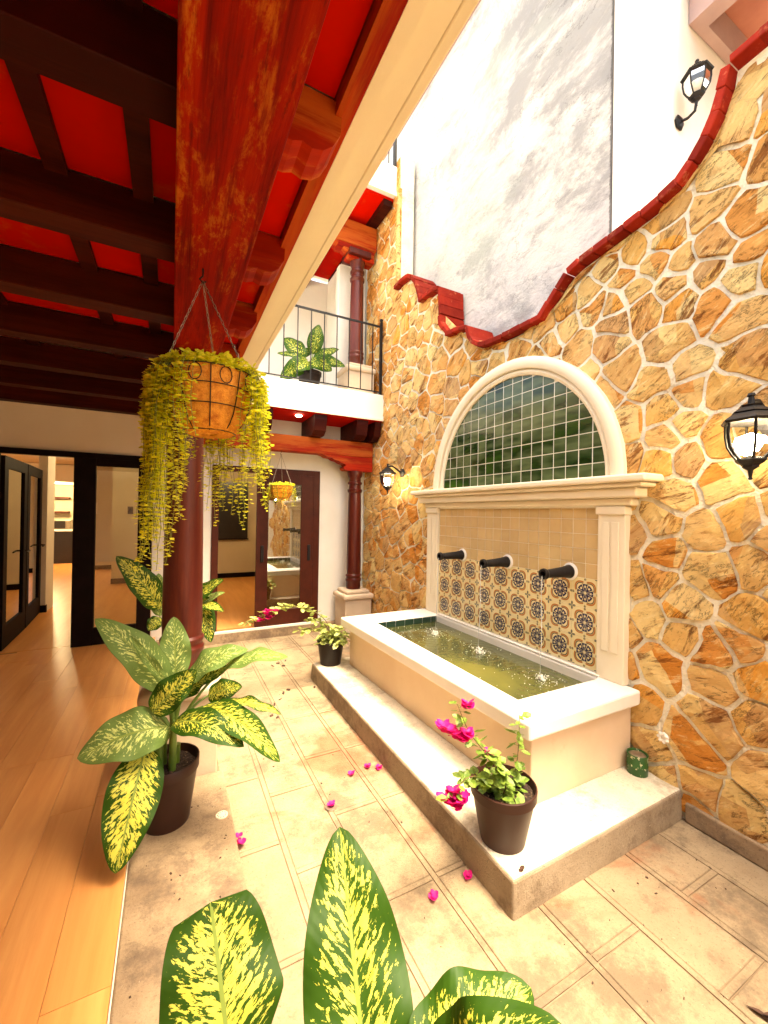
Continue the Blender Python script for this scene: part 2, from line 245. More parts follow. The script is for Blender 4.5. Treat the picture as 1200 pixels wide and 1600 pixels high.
# ---------------------------------------------------------------- mesh helpers
class MB:
    def __init__(s): s.v=[]; s.f=[]; s.uv=None
    def quadbox(s,bot,top):
        o=len(s.v); s.v+=list(bot)+list(top); n=len(bot)
        s.f.append(tuple(o+i for i in reversed(range(n)))); s.f.append(tuple(o+n+i for i in range(n)))
        for i in range(n): j=(i+1)%n; s.f.append((o+i,o+j,o+n+j,o+n+i))
        return s
    def box(s,x0,x1,y0,y1,z0,z1):
        return s.quadbox([(x0,y0,z0),(x1,y0,z0),(x1,y1,z0),(x0,y1,z0)],[(x0,y0,z1),(x1,y0,z1),(x1,y1,z1),(x0,y1,z1)])
    def obox(s,c,ax,ay,az):   # centre + three half axes
        c=Vector(c); ax=Vector(ax); ay=Vector(ay); az=Vector(az)
        q=[(-1,-1),(1,-1),(1,1),(-1,1)]
        return s.quadbox([tuple(c+ax*i+ay*j-az) for i,j in q],[tuple(c+ax*i+ay*j+az) for i,j in q])
    def prism(s,pts,f0,f1):   # pts 2D polygon, f0/f1 map (a,b)->3D
        return s.quadbox([f0(*p) for p in pts],[f1(*p) for p in pts])
    def lathe(s,prof,c,axis=(0,0,1),n=20,caps=True,sx=(1,1)):
        ax=Vector(axis).normalized(); t=Vector((1,0,0)) if abs(ax.x)<.9 else Vector((0,1,0)); a1=(t-ax*t.dot(ax)).normalized(); a2=ax.cross(a1); c=Vector(c)
        o=len(s.v)
        for r,h in prof:
            for i in range(n):
                th=2*PI*i/n; s.v.append(tuple(c+ax*h+a1*(r*math.cos(th)*sx[0])+a2*(r*math.sin(th)*sx[1])))
        for k in range(len(prof)-1):
            for i in range(n):
                j=(i+1)%n; s.f.append((o+k*n+i,o+k*n+j,o+(k+1)*n+j,o+(k+1)*n+i))
        if caps: s.f.append(tuple(o+i for i in reversed(range(n)))); s.f.append(tuple(o+(len(prof)-1)*n+i for i in range(n)))
        return s
    def tube(s,pts,r,n=6,closed=False,caps=True):
        P=[Vector(p) for p in pts]; o=len(s.v); m=len(P); rs=r if isinstance(r,(list,tuple)) else [r]*m; pa=None
        for k,p in enumerate(P):
            d=(P[(k+1)%m]-P[k-1]) if closed else (P[min(k+1,m-1)]-P[max(k-1,0)]); d.normalize()
            if pa is None:
                t=Vector((0,0,1)) if abs(d.z)<.9 else Vector((1,0,0)); pa=(t-d*t.dot(d)).normalized()
            else: pa=(pa-d*pa.dot(d)).normalized()
            pb=d.cross(pa)
            for i in range(n):
                th=2*PI*i/n; s.v.append(tuple(p+(pa*math.cos(th)+pb*math.sin(th))*rs[k]))
        for k in range(m if closed else m-1):
            k2=(k+1)%m
            for i in range(n):
                j=(i+1)%n; s.f.append((o+k*n+i,o+k*n+j,o+k2*n+j,o+k2*n+i))
        if not closed and caps: s.f.append(tuple(o+i for i in reversed(range(n)))); s.f.append(tuple(o+(m-1)*n+i for i in range(n)))
        return s
    def ball(s,c,r,n=6,m=4,sq=1):
        prof=[(max(1e-4,r*math.sin(PI*k/m)),-r*math.cos(PI*k/m)*sq) for k in range(m+1)]
        return s.lathe(prof,c,n=n,caps=False)
    def face(s,pts): o=len(s.v); s.v+=[tuple(p) for p in pts]; s.f.append(tuple(o+i for i in range(len(pts)))); return s
    def build(s,name,mat,root=None,smooth=False,bevel=0,seg=2,kind=None,label=None):
        me=bpy.data.meshes.new(name); off=wloc(root) if root else Vector((0,0,0))
        me.from_pydata([tuple(Vector(v)-off) for v in s.v],[],s.f)
        if s.uv:
            L=me.uv_layers.new(name='UVMap'); 
            for l in me.loops: L.data[l.index].uv=s.uv[l.vertex_index]
        me.materials.append(MT[mat] if isinstance(mat,str) else mat)
        if bevel:
            import bmesh
            bm=bmesh.new(); bm.from_mesh(me); bmesh.ops.recalc_face_normals(bm,faces=bm.faces)
            ed=[e for e in bm.edges if len(e.link_faces)==2 and e.calc_face_angle(0)>.6]
            bmesh.ops.bevel(bm,geom=ed,offset=bevel,segments=seg,affect='EDGES',profile=.5,clamp_overlap=True); bm.to_mesh(me); bm.free()
        if smooth:
            me.polygons.foreach_set('use_smooth',[True]*len(me.polygons))
            try: me.set_sharp_from_angle(angle=rad(40))
            except Exception: pass
        o=bpy.data.objects.new(name,me); COL.objects.link(o)
        if root: o.parent=root; 
        if kind: o['kind']=kind
        if label: o['label']=label
        return o
def wloc(o):
    v=Vector((0,0,0))
    while o: v+=o.location; o=o.parent
    return v
def tag(o,label,cat,group=None,kind=None):
    o['label']=label; o['category']=cat
    if group: o['group']=group
    if kind: o['kind']=kind
    return o
def thing(name,label,cat,loc=(0,0,0),group=None):
    o=bpy.data.objects.new(name,None); COL.objects.link(o); o.location=loc; o.empty_display_size=.1; return tag(o,label,cat,group)
def struct(name,mb,mat,**k):
    o=mb.build(name,mat,**k); o['kind']='structure'; return o
def B(*a): return MB().box(*a)
# ---------------------------------------------------------------- ground and floors
W=2.68; FZ=.16
ground=struct('ground',B(-12,14,-8,24,-.3,-.03),'groove')
patio=struct('patio_floor',B(-.14,2.72,-3.4,5.80,-.03,-.006),'groove')
xs=[.315,.57,.875,1.175,1.52,1.83,2.155,2.46,2.70]
offs=[2.78,2.56,2.24,1.64,1.05,.75,1.04,.75]
slab_i=0
strips=MB()
for k in range(8):
    x0,x1=xs[k],xs[k+1]; gap=.034; p=.60
    ys=offs[k]-math.ceil((offs[k]+3.3)/p)*p
    strips.box(x1-gap+.005,x1-.005,-3.3,5.79,-.01,0) if k<7 else None
    while ys<5.79:
        y0=max(ys+gap/2,-3.3); y1=min(ys+p-gap/2,5.79); h=R_.uniform(-.0012,.0015)
        if y1-y0>.05:
            B(x0+.0,x1-gap,y0,y1,-.02,h).build('paving_slab','paving',patio,bevel=.003,seg=1)
            if y1<5.75: strips.box(x0,x1-gap,y1+.005,y1+gap-.005,-.01,-.0005)
        ys+=p
B(-.13,.30,3.22,5.79,-.02,0).build('paving_slab','paving',patio)
strips.build('border_strips','paving',patio,kind='stuff')
ledge=struct('concrete_ledge',B(-.145,.308,-3.3,2.69,-.02,FZ),'ledge',bevel=.008)
wood=struct('wood_floor',B(-5.0,-.150,-3.4,5.9,-.02,FZ-.012),'groove')
B(-.150,-.1455,-3.4,5.80,-.02,FZ-.001).build('edge_trim','cream',wood)
x=-.152; k=0
while x>-2.9:
    wd=.19; y=-3.3+R_.uniform(0,1.2)-1.2
    while y<5.88:
        l=R_.uniform(1.1,1.5); y0=max(y,-3.35); y1=min(y+l,5.88)
        if y1>y0+.05: B(x-wd+.0006,x-.0006,y0+.001,y1-.001,FZ-.012,FZ+R_.uniform(-.0004,.0004)).build('plank','plank',wood,bevel=.001,seg=1)
        y+=l
    x-=wd
inner=struct('indoor_floor',B(-6,3.0,5.9,16.5,-.02,FZ-.001),'plank')
step=struct('door_step',B(-.14,W,5.80,5.874,-.02,.12),'ledge',bevel=.006)
# grit on the ground
lit=MB()
for i in range(150):
    q=R_.random()
    if q<.5: x=R_.uniform(.35,1.3); y=R_.uniform(1.0,5.6); z=0
    elif q<.8: x=R_.uniform(1.4,2.6); y=R_.uniform(.3,1.2); z=0
    else: x=R_.uniform(-.1,.28); y=R_.uniform(1.3,2.6); z=FZ
    s=R_.choice([.002,.002,.003,.003,.004,.006]); a=R_.uniform(0,6.3)
    lit.obox((x,y,z+.002),(s*math.cos(a),s*math.sin(a),0),(-s*.5*math.sin(a),s*.5*math.cos(a),.001),(0,0,.0015))
for (x,y,s) in ((.86,3.75,.02),(.93,3.83,.018),(.99,3.95,.022),(1.05,4.0,.02),(.79,3.55,.015),(.83,3.5,.014),(1.30,3.95,.02),(1.05,4.7,.02),(1.12,4.75,.02),(1.16,4.65,.02),(1.22,4.8,.02)):
    a=R_.uniform(0,6.3); lit.obox((x,y,.006),(s*math.cos(a),s*math.sin(a),.002),(-s*.4*math.sin(a),s*.4*math.cos(a),.004),(0,0,.003))
o=lit.build('dry_debris','litter'); tag(o,'dry leaf crumbs and grit scattered over the courtyard paving','debris',kind='stuff')
# ---------------------------------------------------------------- stone wall
PROF=[(-1.2,4.19),(.95,4.19),(1.09,4.18),(1.11,4.03),(1.16,3.92),(1.22,3.82),(1.34,3.71),(1.48,3.665),(1.75,3.625),(2.02,3.59),(2.10,3.56),(2.338,3.335),(2.70,3.335),(3.07,3.36),(3.24,3.47),(3.30,3.63),(3.335,3.645),(3.63,3.69),(3.77,3.86),(3.80,4.27),(3.83,4.295),(4.21,4.315),(4.27,4.50),(4.355,4.67),(4.50,4.76),(4.66,4.78),(4.83,4.77)]
def ztop(y):
    if y>4.83: return 6.62
    for (a,b),(c,d) in zip(PROF,PROF[1:]):
        if a<=y<=c: return b+(d-b)*(y-a)/max(c-a,1e-6)
    return 4.19
sw=thing('stone_wall','irregular orange sandstone garden wall with curved red tiled coping behind the fountain','stone wall',(W,2.5,0))
poly=[(-1.2,0)]+PROF+[(4.832,6.62),(5.86,6.62),(5.86,0)]
mb=MB(); mb.prism(poly,lambda y,z:(W+.006,y,z),lambda y,z:(2.90,y,z)); mb.build('mortar','grout',sw)
FY0,FY1,FYc=1.63,3.97,2.76
def in_fountain(y,z,mar=0):
    if FY0+mar<y<FY1-mar and z<2.0-mar: return True
    return z>=1.9 and (y-FYc)**2+(z-2.03)**2<(1.02-mar)**2
# seeds in a stretched metric
G=random.Random(5); seeds=[]
tries=0
def dens(y,z): return .235
while tries<42000:
    tries+=1; y=G.uniform(-.55,5.95); z=G.uniform(-.1,6.8)
    if z>ztop(y)+.10: continue
    d=dens(y,z)*G.choice([.55,.75,1.05,1.35])
    ok=True
    for (a,b,dd) in seeds:
        dy=y-a; dz=z-b
        if abs(dy)>.5 or abs(dz)>.5: continue
        u=dy*.94+dz*.34; v=-dy*.34+dz*.94
        if (u/1.25)**2+(v*1.08)**2<((d+dd)/2)**2*.9: ok=False; break
    if ok: seeds.append((y,z,d))
S=[(a,b) for a,b,_ in seeds]
def clip(poly,px,py,nx,ny):
    out=[]; m=len(poly)
    for i in range(m):
        a=poly[i]; b=poly[(i+1)%m]; da=(a[0]-px)*nx+(a[1]-py)*ny; db=(b[0]-px)*nx+(b[1]-py)*ny
        if da<=0: out.append(a)
        if (da<0<db) or (db<0<da): t=da/(da-db); out.append((a[0]+(b[0]-a[0])*t,a[1]+(b[1]-a[1])*t))
    return out
def area(p): return abs(sum(p[i][0]*p[(i+1)%len(p)][1]-p[(i+1)%len(p)][0]*p[i][1] for i in range(len(p))))/2
cells=[]
for i,(y,z) in enumerate(S):
    if y<-.5: continue
    P=[(y-.5,z-.5),(y+.5,z-.5),(y+.5,z+.5),(y-.5,z+.5)]
    nb=sorted((( (a-y)**2+(b-z)**2),a,b) for j,(a,b) in enumerate(S) if j!=i and abs(a-y)<.8 and abs(b-z)<.8)[:22]
    gap=G.choice([.005,.008,.011,.014])
    for d2,a,b in nb:
        d=math.sqrt(d2); nx,ny=(a-y)/d,(b-z)/d; k=gap
        P=clip(P,(a+y)/2-nx*k,(b+z)/2-ny*k,nx,ny)
        if len(P)<3: break
    if len(P)<3: continue
    P=clip(P,0,.03,0,-1); P=clip(P,5.84,0,1,0)
    if y<4.83: P=clip(P,4.822,0,1,0) if z>4.6 else P
    else: P=clip(P,4.845,0,-1,0) if z>4.75 else P
    if len(P)<3 or area(P)<.0035: continue
    cells.append(P)
def warp(y,z):
    a=mnoise.noise_vector((y*5.2,z*5.2,3.1)); b=mnoise.noise_vector((y*17,z*17,9.7))
    return (y+.034*a.x+.011*b.x+G.uniform(-.002,.002),z+.034*a.y+.011*b.y+G.uniform(-.002,.002))
def push(y,z):
    if z>2.0:
        d=math.hypot(y-FYc,z-2.03)
        if d<1.03: k=1.03/max(d,1e-3); return (FYc+(y-FYc)*k,2.03+(z-2.03)*k)
    if FY0+.04<y<FY1-.04 and z<=2.0 and z>.7: y=FY0+.04 if y<FYc else FY1-.04
    return (y,z)
stones=[]
for P in cells:
    # subdivide edges, round and jitter
    Q=[]; m=len(P)
    for i in range(m):
        a=P[i]; b=P[(i+1)%m]; L=math.hypot(b[0]-a[0],b[1]-a[1]); k=max(1,min(7,int(L/.035)))
        for j in range(k): t=j/k; Q.append((a[0]+(b[0]-a[0])*t,a[1]+(b[1]-a[1])*t))
    m=len(Q)
    Q=[((Q[i-1][0]+9*Q[i][0]+Q[(i+1)%m][0])/11,(Q[i-1][1]+9*Q[i][1]+Q[(i+1)%m][1])/11) for i in range(m)]; Q=[warp(*q) for q in Q]
    Q=[(y,min(z,ztop(y)-.012)) for y,z in Q]; Q=[push(y,z) for y,z in Q]
    cy=sum(q[0] for q in Q)/m; cz=sum(q[1] for q in Q)/m
    if area(Q)<.003: continue
    if cz<2.03 and cz>.5 and min(q[0] for q in Q)>FY0-.025 and max(q[0] for q in Q)<FY1+.025: continue
    if cz>=1.95 and math.hypot(cy-FYc,cz-2.03)<1.03: continue
    depth=(cy*.887+W*.461); 
    stones.append((area(Q)/depth**3*(1 if cy>.85 else .1),Q,cy,cz))
stones.sort(key=lambda s:-s[0])
def stone_mesh(mb,Q,cy,cz):
    m=len(Q); x1=W-.003+G.uniform(-.005,.005); ty=G.uniform(-.06,.06); tz=G.uniform(-.06,.06); o=len(mb.v)
    def dx(y,z): return max(-.022,min(.012,ty*(y-cy)+tz*(z-cz)))
    for y,z in Q: mb.v.append((W+.03,y,z))
    for y,z in Q: mb.v.append((x1+.006+dx(y,z),y,z))
    for y,z in Q:
        yy=y+(cy-y)*.05; zz=z+(cz-z)*.05; mb.v.append((x1-.003+dx(y,z)+G.uniform(-.003,.003),yy,zz))
    for y,z in Q:
        yy=y+(cy-y)*.5; zz=z+(cz-z)*.5; mb.v.append((x1-.006+dx(yy,zz)+.010*mnoise.noise((yy*14,zz*14,2.2)),yy,zz))
    mb.v.append((x1-.006+.010*mnoise.noise((cy*14,cz*14,2.2)),cy,cz))
    for r in range(3):
        for i in range(m): j=(i+1)%m; mb.f.append((o+r*m+i,o+r*m+j,o+(r+1)*m+j,o+(r+1)*m+i))
    for i in range(m): mb.f.append((o+3*m+i,o+3*m+(i+1)%m,o+4*m))
rest=MB()
for k,(s,Q,cy,cz) in enumerate(stones):
    if k<300:
        mb=MB(); stone_mesh(mb,Q,cy,cz); mb.build('stone','stone',sw)
    else: stone_mesh(rest,Q,cy,cz)
if rest.v: rest.build('small_stones','stone',sw,kind='stuff')
print('stones',len(stones))
B(W-.022,W+.02,-1.2,1.29,0,.11).build('footing','ledge',sw,bevel=.01)
# coping tiles
pts=[Vector((0,y,z)) for y,z in PROF]; seg=[]; acc=0
path=[]
for a,b in zip(pts,pts[1:]):
    n=max(1,int((b-a).length/.01)); path+=[a+(b-a)*(i/n) for i in range(n)]
path.append(pts[-1]); start=[i for i,p in enumerate(path) if p.y>=.2][0]
L=0; last=path[start]; 
for i in range(start+1,len(path)):
    L+=(path[i]-path[i-1]).length
    turn=False
    if i+3<len(path) and i>start+3:
        d1=(path[i]-path[i-3]).normalized(); d2=(path[i+3]-path[i]).normalized(); turn=d1.dot(d2)<.80 and L>.04
    if L>=.105 or turn or i==len(path)-1:
        p0,p1=last,path[i]; d=p1-p0; ln=d.length; d.normalize(); nrm=Vector((0,-d.z,d.y)); 
        if nrm.z<0: nrm=-nrm
        jit=R_.uniform(-.004,.006); c=(p0+p1)/2+nrm*(.026+jit)
        MB().obox((2.765,c.y,c.z),(.168+R_.uniform(-.004,.004),0,0),d*(ln/2-.002+(.012 if turn else 0)),nrm*R_.uniform(.021,.026)).build('coping_tile','coping',sw,bevel=.005,seg=1)
        last=path[i]; L=0
# neighbour wall behind
nw=thing('neighbour_wall','tall mottled grey rendered wall rising behind the stone wall','wall',(2.95,4,0))
B(2.95,3.20,1.985,9,0,7.45).build('render_face','grey',nw)
wb=MB()
wb.box(2.93,3.21,1.955,9,7.451,7.85); wb.build('timber_wall_plate','upper_wood',nw)
pw=thing('upper_plaster_wall','smooth white plaster wall beside the grey render, carrying the unlit lantern','wall',(4.5,1.97,0))
B(2.955,7.5,1.94,1.98,0,9.5).build('plaster_face','white',pw)
# eave top right
ev=thing('roof_eave','faded pink timber eave with tiled soffit at the top right corner','roof',(4.4,1.2,6.4))
B(3.90,4.06,.10,1.935,6.02,6.30).build('rafter','upper_wood',ev)
B(5.05,5.20,.10,1.935,6.10,6.30).build('rafter','upper_wood',ev)
B(3.80,7.0,.10,1.93,6.31,6.40).build('soffit','eave_soffit',ev)
B(4.06,7.0,1.86,1.934,6.02,6.30).build('ledger','upper_wood',ev)
# ---------------------------------------------------------------- veranda roof at left
vr=thing('veranda_ceiling','red timber veranda ceiling of joists and panels carried by one broad beam','ceiling',(0,2.5,2.75))
B(-.005,.262,-3.3,5.45,2.755,2.848).build('main_beam','main_beam',vr,bevel=.006)
CZ=3.03
ys=[-2.28,-1.58,-.88,-.18,.50,1.20,1.92,2.62,3.32,4.02,4.72,5.42]
for y in ys:
    pr=[(-3.2,2.85),(.255,2.85),(.255,CZ),(-3.2,CZ)]; pe_=[(.2555,2.85),(.30,2.85),(.33,2.862),(.36,2.852),(.395,2.86),(.425,2.885),(.45,2.93),(.455,CZ),(.2555,CZ)]
    mb=MB(); mb.prism(pr,lambda a,z:(a,y+.13,z),lambda a,z:(a,y,z)); mb.build('joist','joist',vr,bevel=.004,seg=1); mb=MB(); mb.prism(pe_,lambda a,z:(a,y+.13,z),lambda a,z:(a,y,z)); mb.build('lit_joist_end','beamx',vr)  # one timber: bodies coloured as shaded, overhanging ends coloured as lit
for a,b in zip(ys,ys[1:]):
    edges=[-3.2,-2.45,-1.7,-.95,-.40,.02,.43]
    for i,(p,q) in enumerate(zip(edges,edges[1:])):
        B(p+.003,q-.003,a+.132,b-.002,CZ+R_.uniform(0,.004),CZ+.03).build('ceiling_panel','panel',vr)
    for q in edges[1:-2]+[-.12]:
        B(q-.035,q+.035,a+.133,b-.003,CZ-.03,CZ-.002).build('batten','joist',vr)
B(.432,.485,-3.3,5.2,CZ-.045,CZ+.03).build('edge_board','beam',vr)
B(-3.3,.63,-3.3,5.87,CZ+.035,3.44).build('roof_slab','white',vr)
fa=MB(); fa.box(.486,.53,-3.3,5.2,2.985,3.06); fa.box(.5305,.612,-3.3,5.2,3.01,3.03); fa.box(.531,.612,-3.3,5.2,3.0305,3.06); 
fa.build('fascia_moulding','fascia',vr); B(.6125,.65,-3.3,5.2,3.008,3.46).build('fascia','fascia',vr,bevel=.006)
# ---------------------------------------------------------------- door wall (back) and interior
dw=thing('house_wall','cream plastered back wall of the house with two wide glazed doorways','wall',(0,5.9,0))
Y0,Y1=5.875,6.03
for (x0,x1,z0,z1) in ((-5,-3.0,0,3.03),(-3.0,-.205,2.41,3.03),(-.205,.475,0,3.03),(.475,1.96,2.37,3.07),(1.96,W+.2,0,3.07)):
    B(x0,x1,Y0,Y1,z0,z1).build('wall_face','white' if x0>-.3 else 'cream',dw)
B(-.205,1.96,Y0+.004,Y1-.004,3.03,3.07).build('wall_face','white',dw)
# left frames
ld=thing('wide_timber_doorway','dark timber frame with fixed glass panel in front of the kitchen','doorway',(-1,5.85,FZ))
B(-3.0,-.205,5.82,5.90,2.345,2.41).build('lintel','frame_dark',ld,bevel=.004)
B(-1.00,-.79,5.80,5.87,FZ,2.345).build('stile','frame_dark',ld,bevel=.004)
B(-.36,-.21,5.80,5.87,FZ,2.345).build('stile','frame_dark',ld,bevel=.004)
B(-.79,-.36,5.81,5.86,FZ,.36).build('bottom_rail','frame_dark',ld,bevel=.004)
B(-.79,-.36,5.81,5.86,2.26,2.345).build('top_rail','frame_dark',ld,bevel=.004)
B(-.79,-.36,5.832,5.838,.36,2.26).build('glass_pane','glass',ld)
B(-1.78,-1.66,5.80,5.90,FZ,2.345).build('jamb','frame_dark',ld,bevel=.004)
def leafdoor(x0,y0,x1,y1,lab):
    d=Vector((x1-x0,y1-y0,0)); L=d.length; d.normalize(); n=Vector((-d.y,d.x,0))
    r=thing('glazed_door_leaf',lab,'door',(x0,y0,FZ),'folded glazed door leaves')
    def P(a,b,z0,z1,nm,mt,t=.022):
        c=Vector((x0,y0,0))+d*((a+b)/2); c.z=(z0+z1)/2
        return MB().obox(c,d*(b-a)/2,n*t,(0,0,(z1-z0)/2)).build(nm,mt,r)
    P(0,.14,FZ+.01,2.33,'stile','frame_dark'); P(L-.14,L,FZ+.01,2.33,'stile','frame_dark'); P(.14,L-.14,FZ+.01,.42,'bottom_rail','frame_dark'); P(.14,L-.14,2.2,2.33,'top_rail','frame_dark')
    P(.14,L-.14,.42,2.2,'glass_pane','mirror_glass',.003)
    c=Vector((x0,y0,0))+d*(L-.07); MB().tube([c-n*.02+Vector((0,0,1.2)),c-n*.07+Vector((0,0,1.2)),c-n*.07-d*.14+Vector((0,0,1.19))],.011).build('handle','black',r)
leafdoor(-1.655,5.93,-1.70,6.92,'dark framed glass door leaf folded open, nearer of two at the left edge')
leafdoor(-1.70,6.95,-1.77,7.93,'dark framed glass door leaf folded open, farther of two beside the white wall end')
pe=thing('partition_wall_end','narrow white partition end inside the open kitchen doorway','wall',(-1.73,8,FZ))
B(-1.80,-1.69,7.95,8.4,FZ,2.9).build('wall_face','white',pe); B(-1.81,-1.68,7.94,8.0,FZ,.27).build('baseboard','frame_dark',pe)
iw=thing('interior_walls','tan painted interior room walls seen through the glazed doorways','wall',(0,10,FZ))
B(-1.12,2.9,10.45,10.6,FZ,2.9).build('wall_face','interior',iw); B(-1.125,2.9,10.42,10.448,FZ,.27).build('baseboard','frame_dark',iw)
B(-2.1,-1.13,13.1,13.2,FZ,2.9).build('wall_face','interior',iw); B(-2.1,-1.13,13.07,13.098,FZ,.27).build('baseboard','frame_dark',iw)
B(-6,-1.0,15.4,15.5,FZ,2.9).build('wall_face','interior',iw)
B(2.75,2.9,6.04,10.44,FZ,2.9).build('wall_face','interior',iw)
B(-6,-5.9,6.0,15.4,FZ,2.9).build('wall_face','interior',iw)
B(-6,3,6.04,15.6,2.9,3.0).build('ceiling_face','interior',iw)
MB().quadbox([(-3.6,13.2,2.45),(-2.1,13.2,2.45),(-2.1,15.4,2.45),(-3.6,15.4,2.45)],[(-3.6,13.2,2.89),(-2.1,13.2,2.89),(-2.1,15.4,2.89),(-3.6,15.4,2.89)]).build('dropped_ceiling','cream',iw)
dk=thing('dark_window','black square window on the far room wall behind the sliding door','window',(1.3,10.4,1.2))
B(.95,1.66,10.40,10.447,1.10,2.45).build('pane','kitchen_dark',dk); B(.93,1.68,10.39,10.40,1.07,1.10).build('sill','frame_dark',dk)
it=thing('intercom','white wall telephone handset on the tan wall behind the glass panel','intercom',(-1.75,13.05,1.8)); B(-1.86,-1.74,13.04,13.09,1.63,1.93).build('base','cream',it); B(-1.83,-1.79,13.0,13.035,1.65,1.91).build('handset','steel',it)
sw2=thing('switch_plate','small dark switch plate on the tan wall behind the glass panel','switch',(-.75,10.44,1.75)); B(-.84,-.74,10.425,10.445,1.66,1.82).build('plate','frame_brown',sw2); B(-.81,-.77,10.415,10.424,1.70,1.78).build('rocker','frame_dark',sw2)
kc=thing('kitchen_counter','black kitchen base cabinet with pale worktop at the far end of the house','cabinet',(-2.9,15,FZ))
B(-3.6,-2.2,14.85,15.38,FZ,1.10).build('cabinet','kitchen_dark',kc); B(-3.62,-2.18,14.83,15.39,1.10,1.15).build('worktop','white',kc)
for z in (1.62,2.05): tag(B(-3.35,-2.72,15.15,15.39,z,z+.055).build('wall_shelf','frame_brown'),'brown floating kitchen shelf, '+('lower of the pair' if z<2 else 'upper of the pair'),'shelf','kitchen wall shelves')
mw=thing('microwave','silver microwave oven standing on the far kitchen worktop','microwave',(-2.9,15.1,1.15)); B(-3.08,-2.62,14.95,15.3,1.152,1.42).build('body','steel',mw,bevel=.01); B(-3.05,-2.75,14.935,14.949,1.18,1.39).build('door','kitchen_dark',mw)
bt=MB(); bt.lathe([(.04,1.152),(.045,1.3),(.02,1.4),(.02,1.5)],(-3.22,15.05,0),n=10); tag(bt.build('jug','steel',smooth=True),'slim metal jug beside the microwave on the worktop','jug')
# right sliding door
sd=thing('sliding_glass_door','brown timber sliding glass door, left half open, right half reflecting the fountain','door',(1.2,5.86,FZ))
B(.478,.56,5.84,5.90,.125,2.368).build('jamb','frame_brown',sd,bevel=.003); B(1.86,1.957,5.84,5.90,.125,2.368).build('jamb','frame_brown',sd,bevel=.003)
B(.56,1.86,5.84,5.90,2.29,2.368).build('head','frame_brown',sd,bevel=.003); B(.478,1.957,5.80,5.84,.122,.15).build('track','white',sd)
B(1.05,1.21,5.845,5.885,.15,2.29).build('stile','frame_brown',sd,bevel=.003); B(1.68,1.86,5.845,5.885,.15,2.29).build('stile','frame_brown',sd,bevel=.003)
B(1.21,1.68,5.847,5.883,.15,.36).build('bottom_rail','frame_brown',sd); B(1.21,1.68,5.847,5.883,2.15,2.29).build('top_rail','frame_brown',sd)
B(1.21,1.68,5.862,5.868,.36,2.15).build('glass_pane','mirror_glass',sd)
for x in (1.13,1.80): B(x-.022,x+.022,5.825,5.844,1.05,1.28).build('pull_handle','black',sd,bevel=.006)
# ---------------------------------------------------------------- balconies and timber work at the back
def column(name_lab,cx,cy,z0,z1,r,ped,ring=True):
    c=thing('timber_column',name_lab,'column',(cx,cy,ped[0]),'turned timber columns')
    h=z1-z0
    pr=[(r*.98,0),(r*1.0,.03),(r*1.0,.10),(r*1.10,.115),(r*1.12,.14),(r*1.02,.155),(r*1.02,.17),(r*1.10,.185),(r*1.10,.20),(r*.98,.215),(r*1.0,.30)]
    for i in range(1,9): t=i/9; pr.append((r*(1.0-.10*t),.30+(h-.62)*t))
    pr+=[(r*.86,h-.32),(r*1.02,h-.30),(r*1.04,h-.27),(r*.86,h-.255),(r*.84,h-.20),(r*1.02,h-.185),(r*1.02,h-.165),(r*.84,h-.15),(r*.82,h-.10),(r*1.0,h-.07),(r*1.08,h-.03),(r*1.08,h)]
    MB().lathe(pr,(cx,cy,z0),n=32).build('shaft','column',c,smooth=True)
    hw=ped[2]; zt=ped[1]
    B(cx-hw+.03,cx+hw-.03,cy-hw+.03,cy+hw-.03,ped[0],zt-.13).build('pedestal','pedestal',c,bevel=.008)
    B(cx-hw,cx+hw,cy-hw,cy+hw,zt-.13,zt-.05).build('pedestal_cap','pedestal',c,bevel=.03,seg=3)
    B(cx-hw+.05,cx+hw-.05,cy-hw+.05,cy+hw-.05,zt-.05,zt).build('plinth_block','pedestal',c,bevel=.018,seg=2)
    return c
def capital(root,cx,cy,z,hw,h): B(cx-hw,cx+hw,cy-hw,cy+hw,z,z+h).build('capital','column',root,bevel=.01)
c1=column('large red timber column on cream pedestal at left, behind the hanging basket',.075,2.93,.74,2.62,.118,(0.0,.735,.232)); capital(c1,.125,2.93,2.62,.12,.132)
c2=column('dark red timber column on cream pedestal beside the sliding door, ground level',2.41,5.585,.645,2.37,.105,(0.0,.64,.235))
c3=column('faded red timber column on the first floor balcony by the stone wall',2.40,5.60,3.93,5.50,.105,(3.452,3.92,.235)); capital(c3,2.38,5.60,5.50,.17,.085)
bal=thing('balcony','white balcony with red timber beam and joists beneath at first floor','balcony',(1.6,5.5,3.1))
B(.651,W,5.21,7.4,3.09,3.45).build('slab','white',bal,bevel=.006); B(.651,W,5.195,5.209,3.075,3.10).build('drip_edge','cream',bal)
B(.651,W,5.25,5.874,3.065,3.089).build('soffit','panel',bal)
B(-.1,W-.02,5.50,5.68,2.58,2.80).build('beam','beamx',bal,bevel=.01)
for x in (.35,.95,1.12+.55,2.28): 
    mb=MB(); mb.prism([(5.24,3.0),(5.28,2.86),(5.36,2.803),(5.874,2.803),(5.874,3.064),(5.24,3.064)],lambda y,z:(x,y,z),lambda y,z:(x+.17,y,z)); mb.build('joist','joist',bal)
mb=MB(); mb.prism([(5.24,3.0),(5.28,2.86),(5.36,2.803),(5.874,2.803),(5.874,3.064),(5.24,3.064)],lambda y,z:(2.56,y,z),lambda y,z:(2.66,y,z)); mb.build('joist','joist',bal)
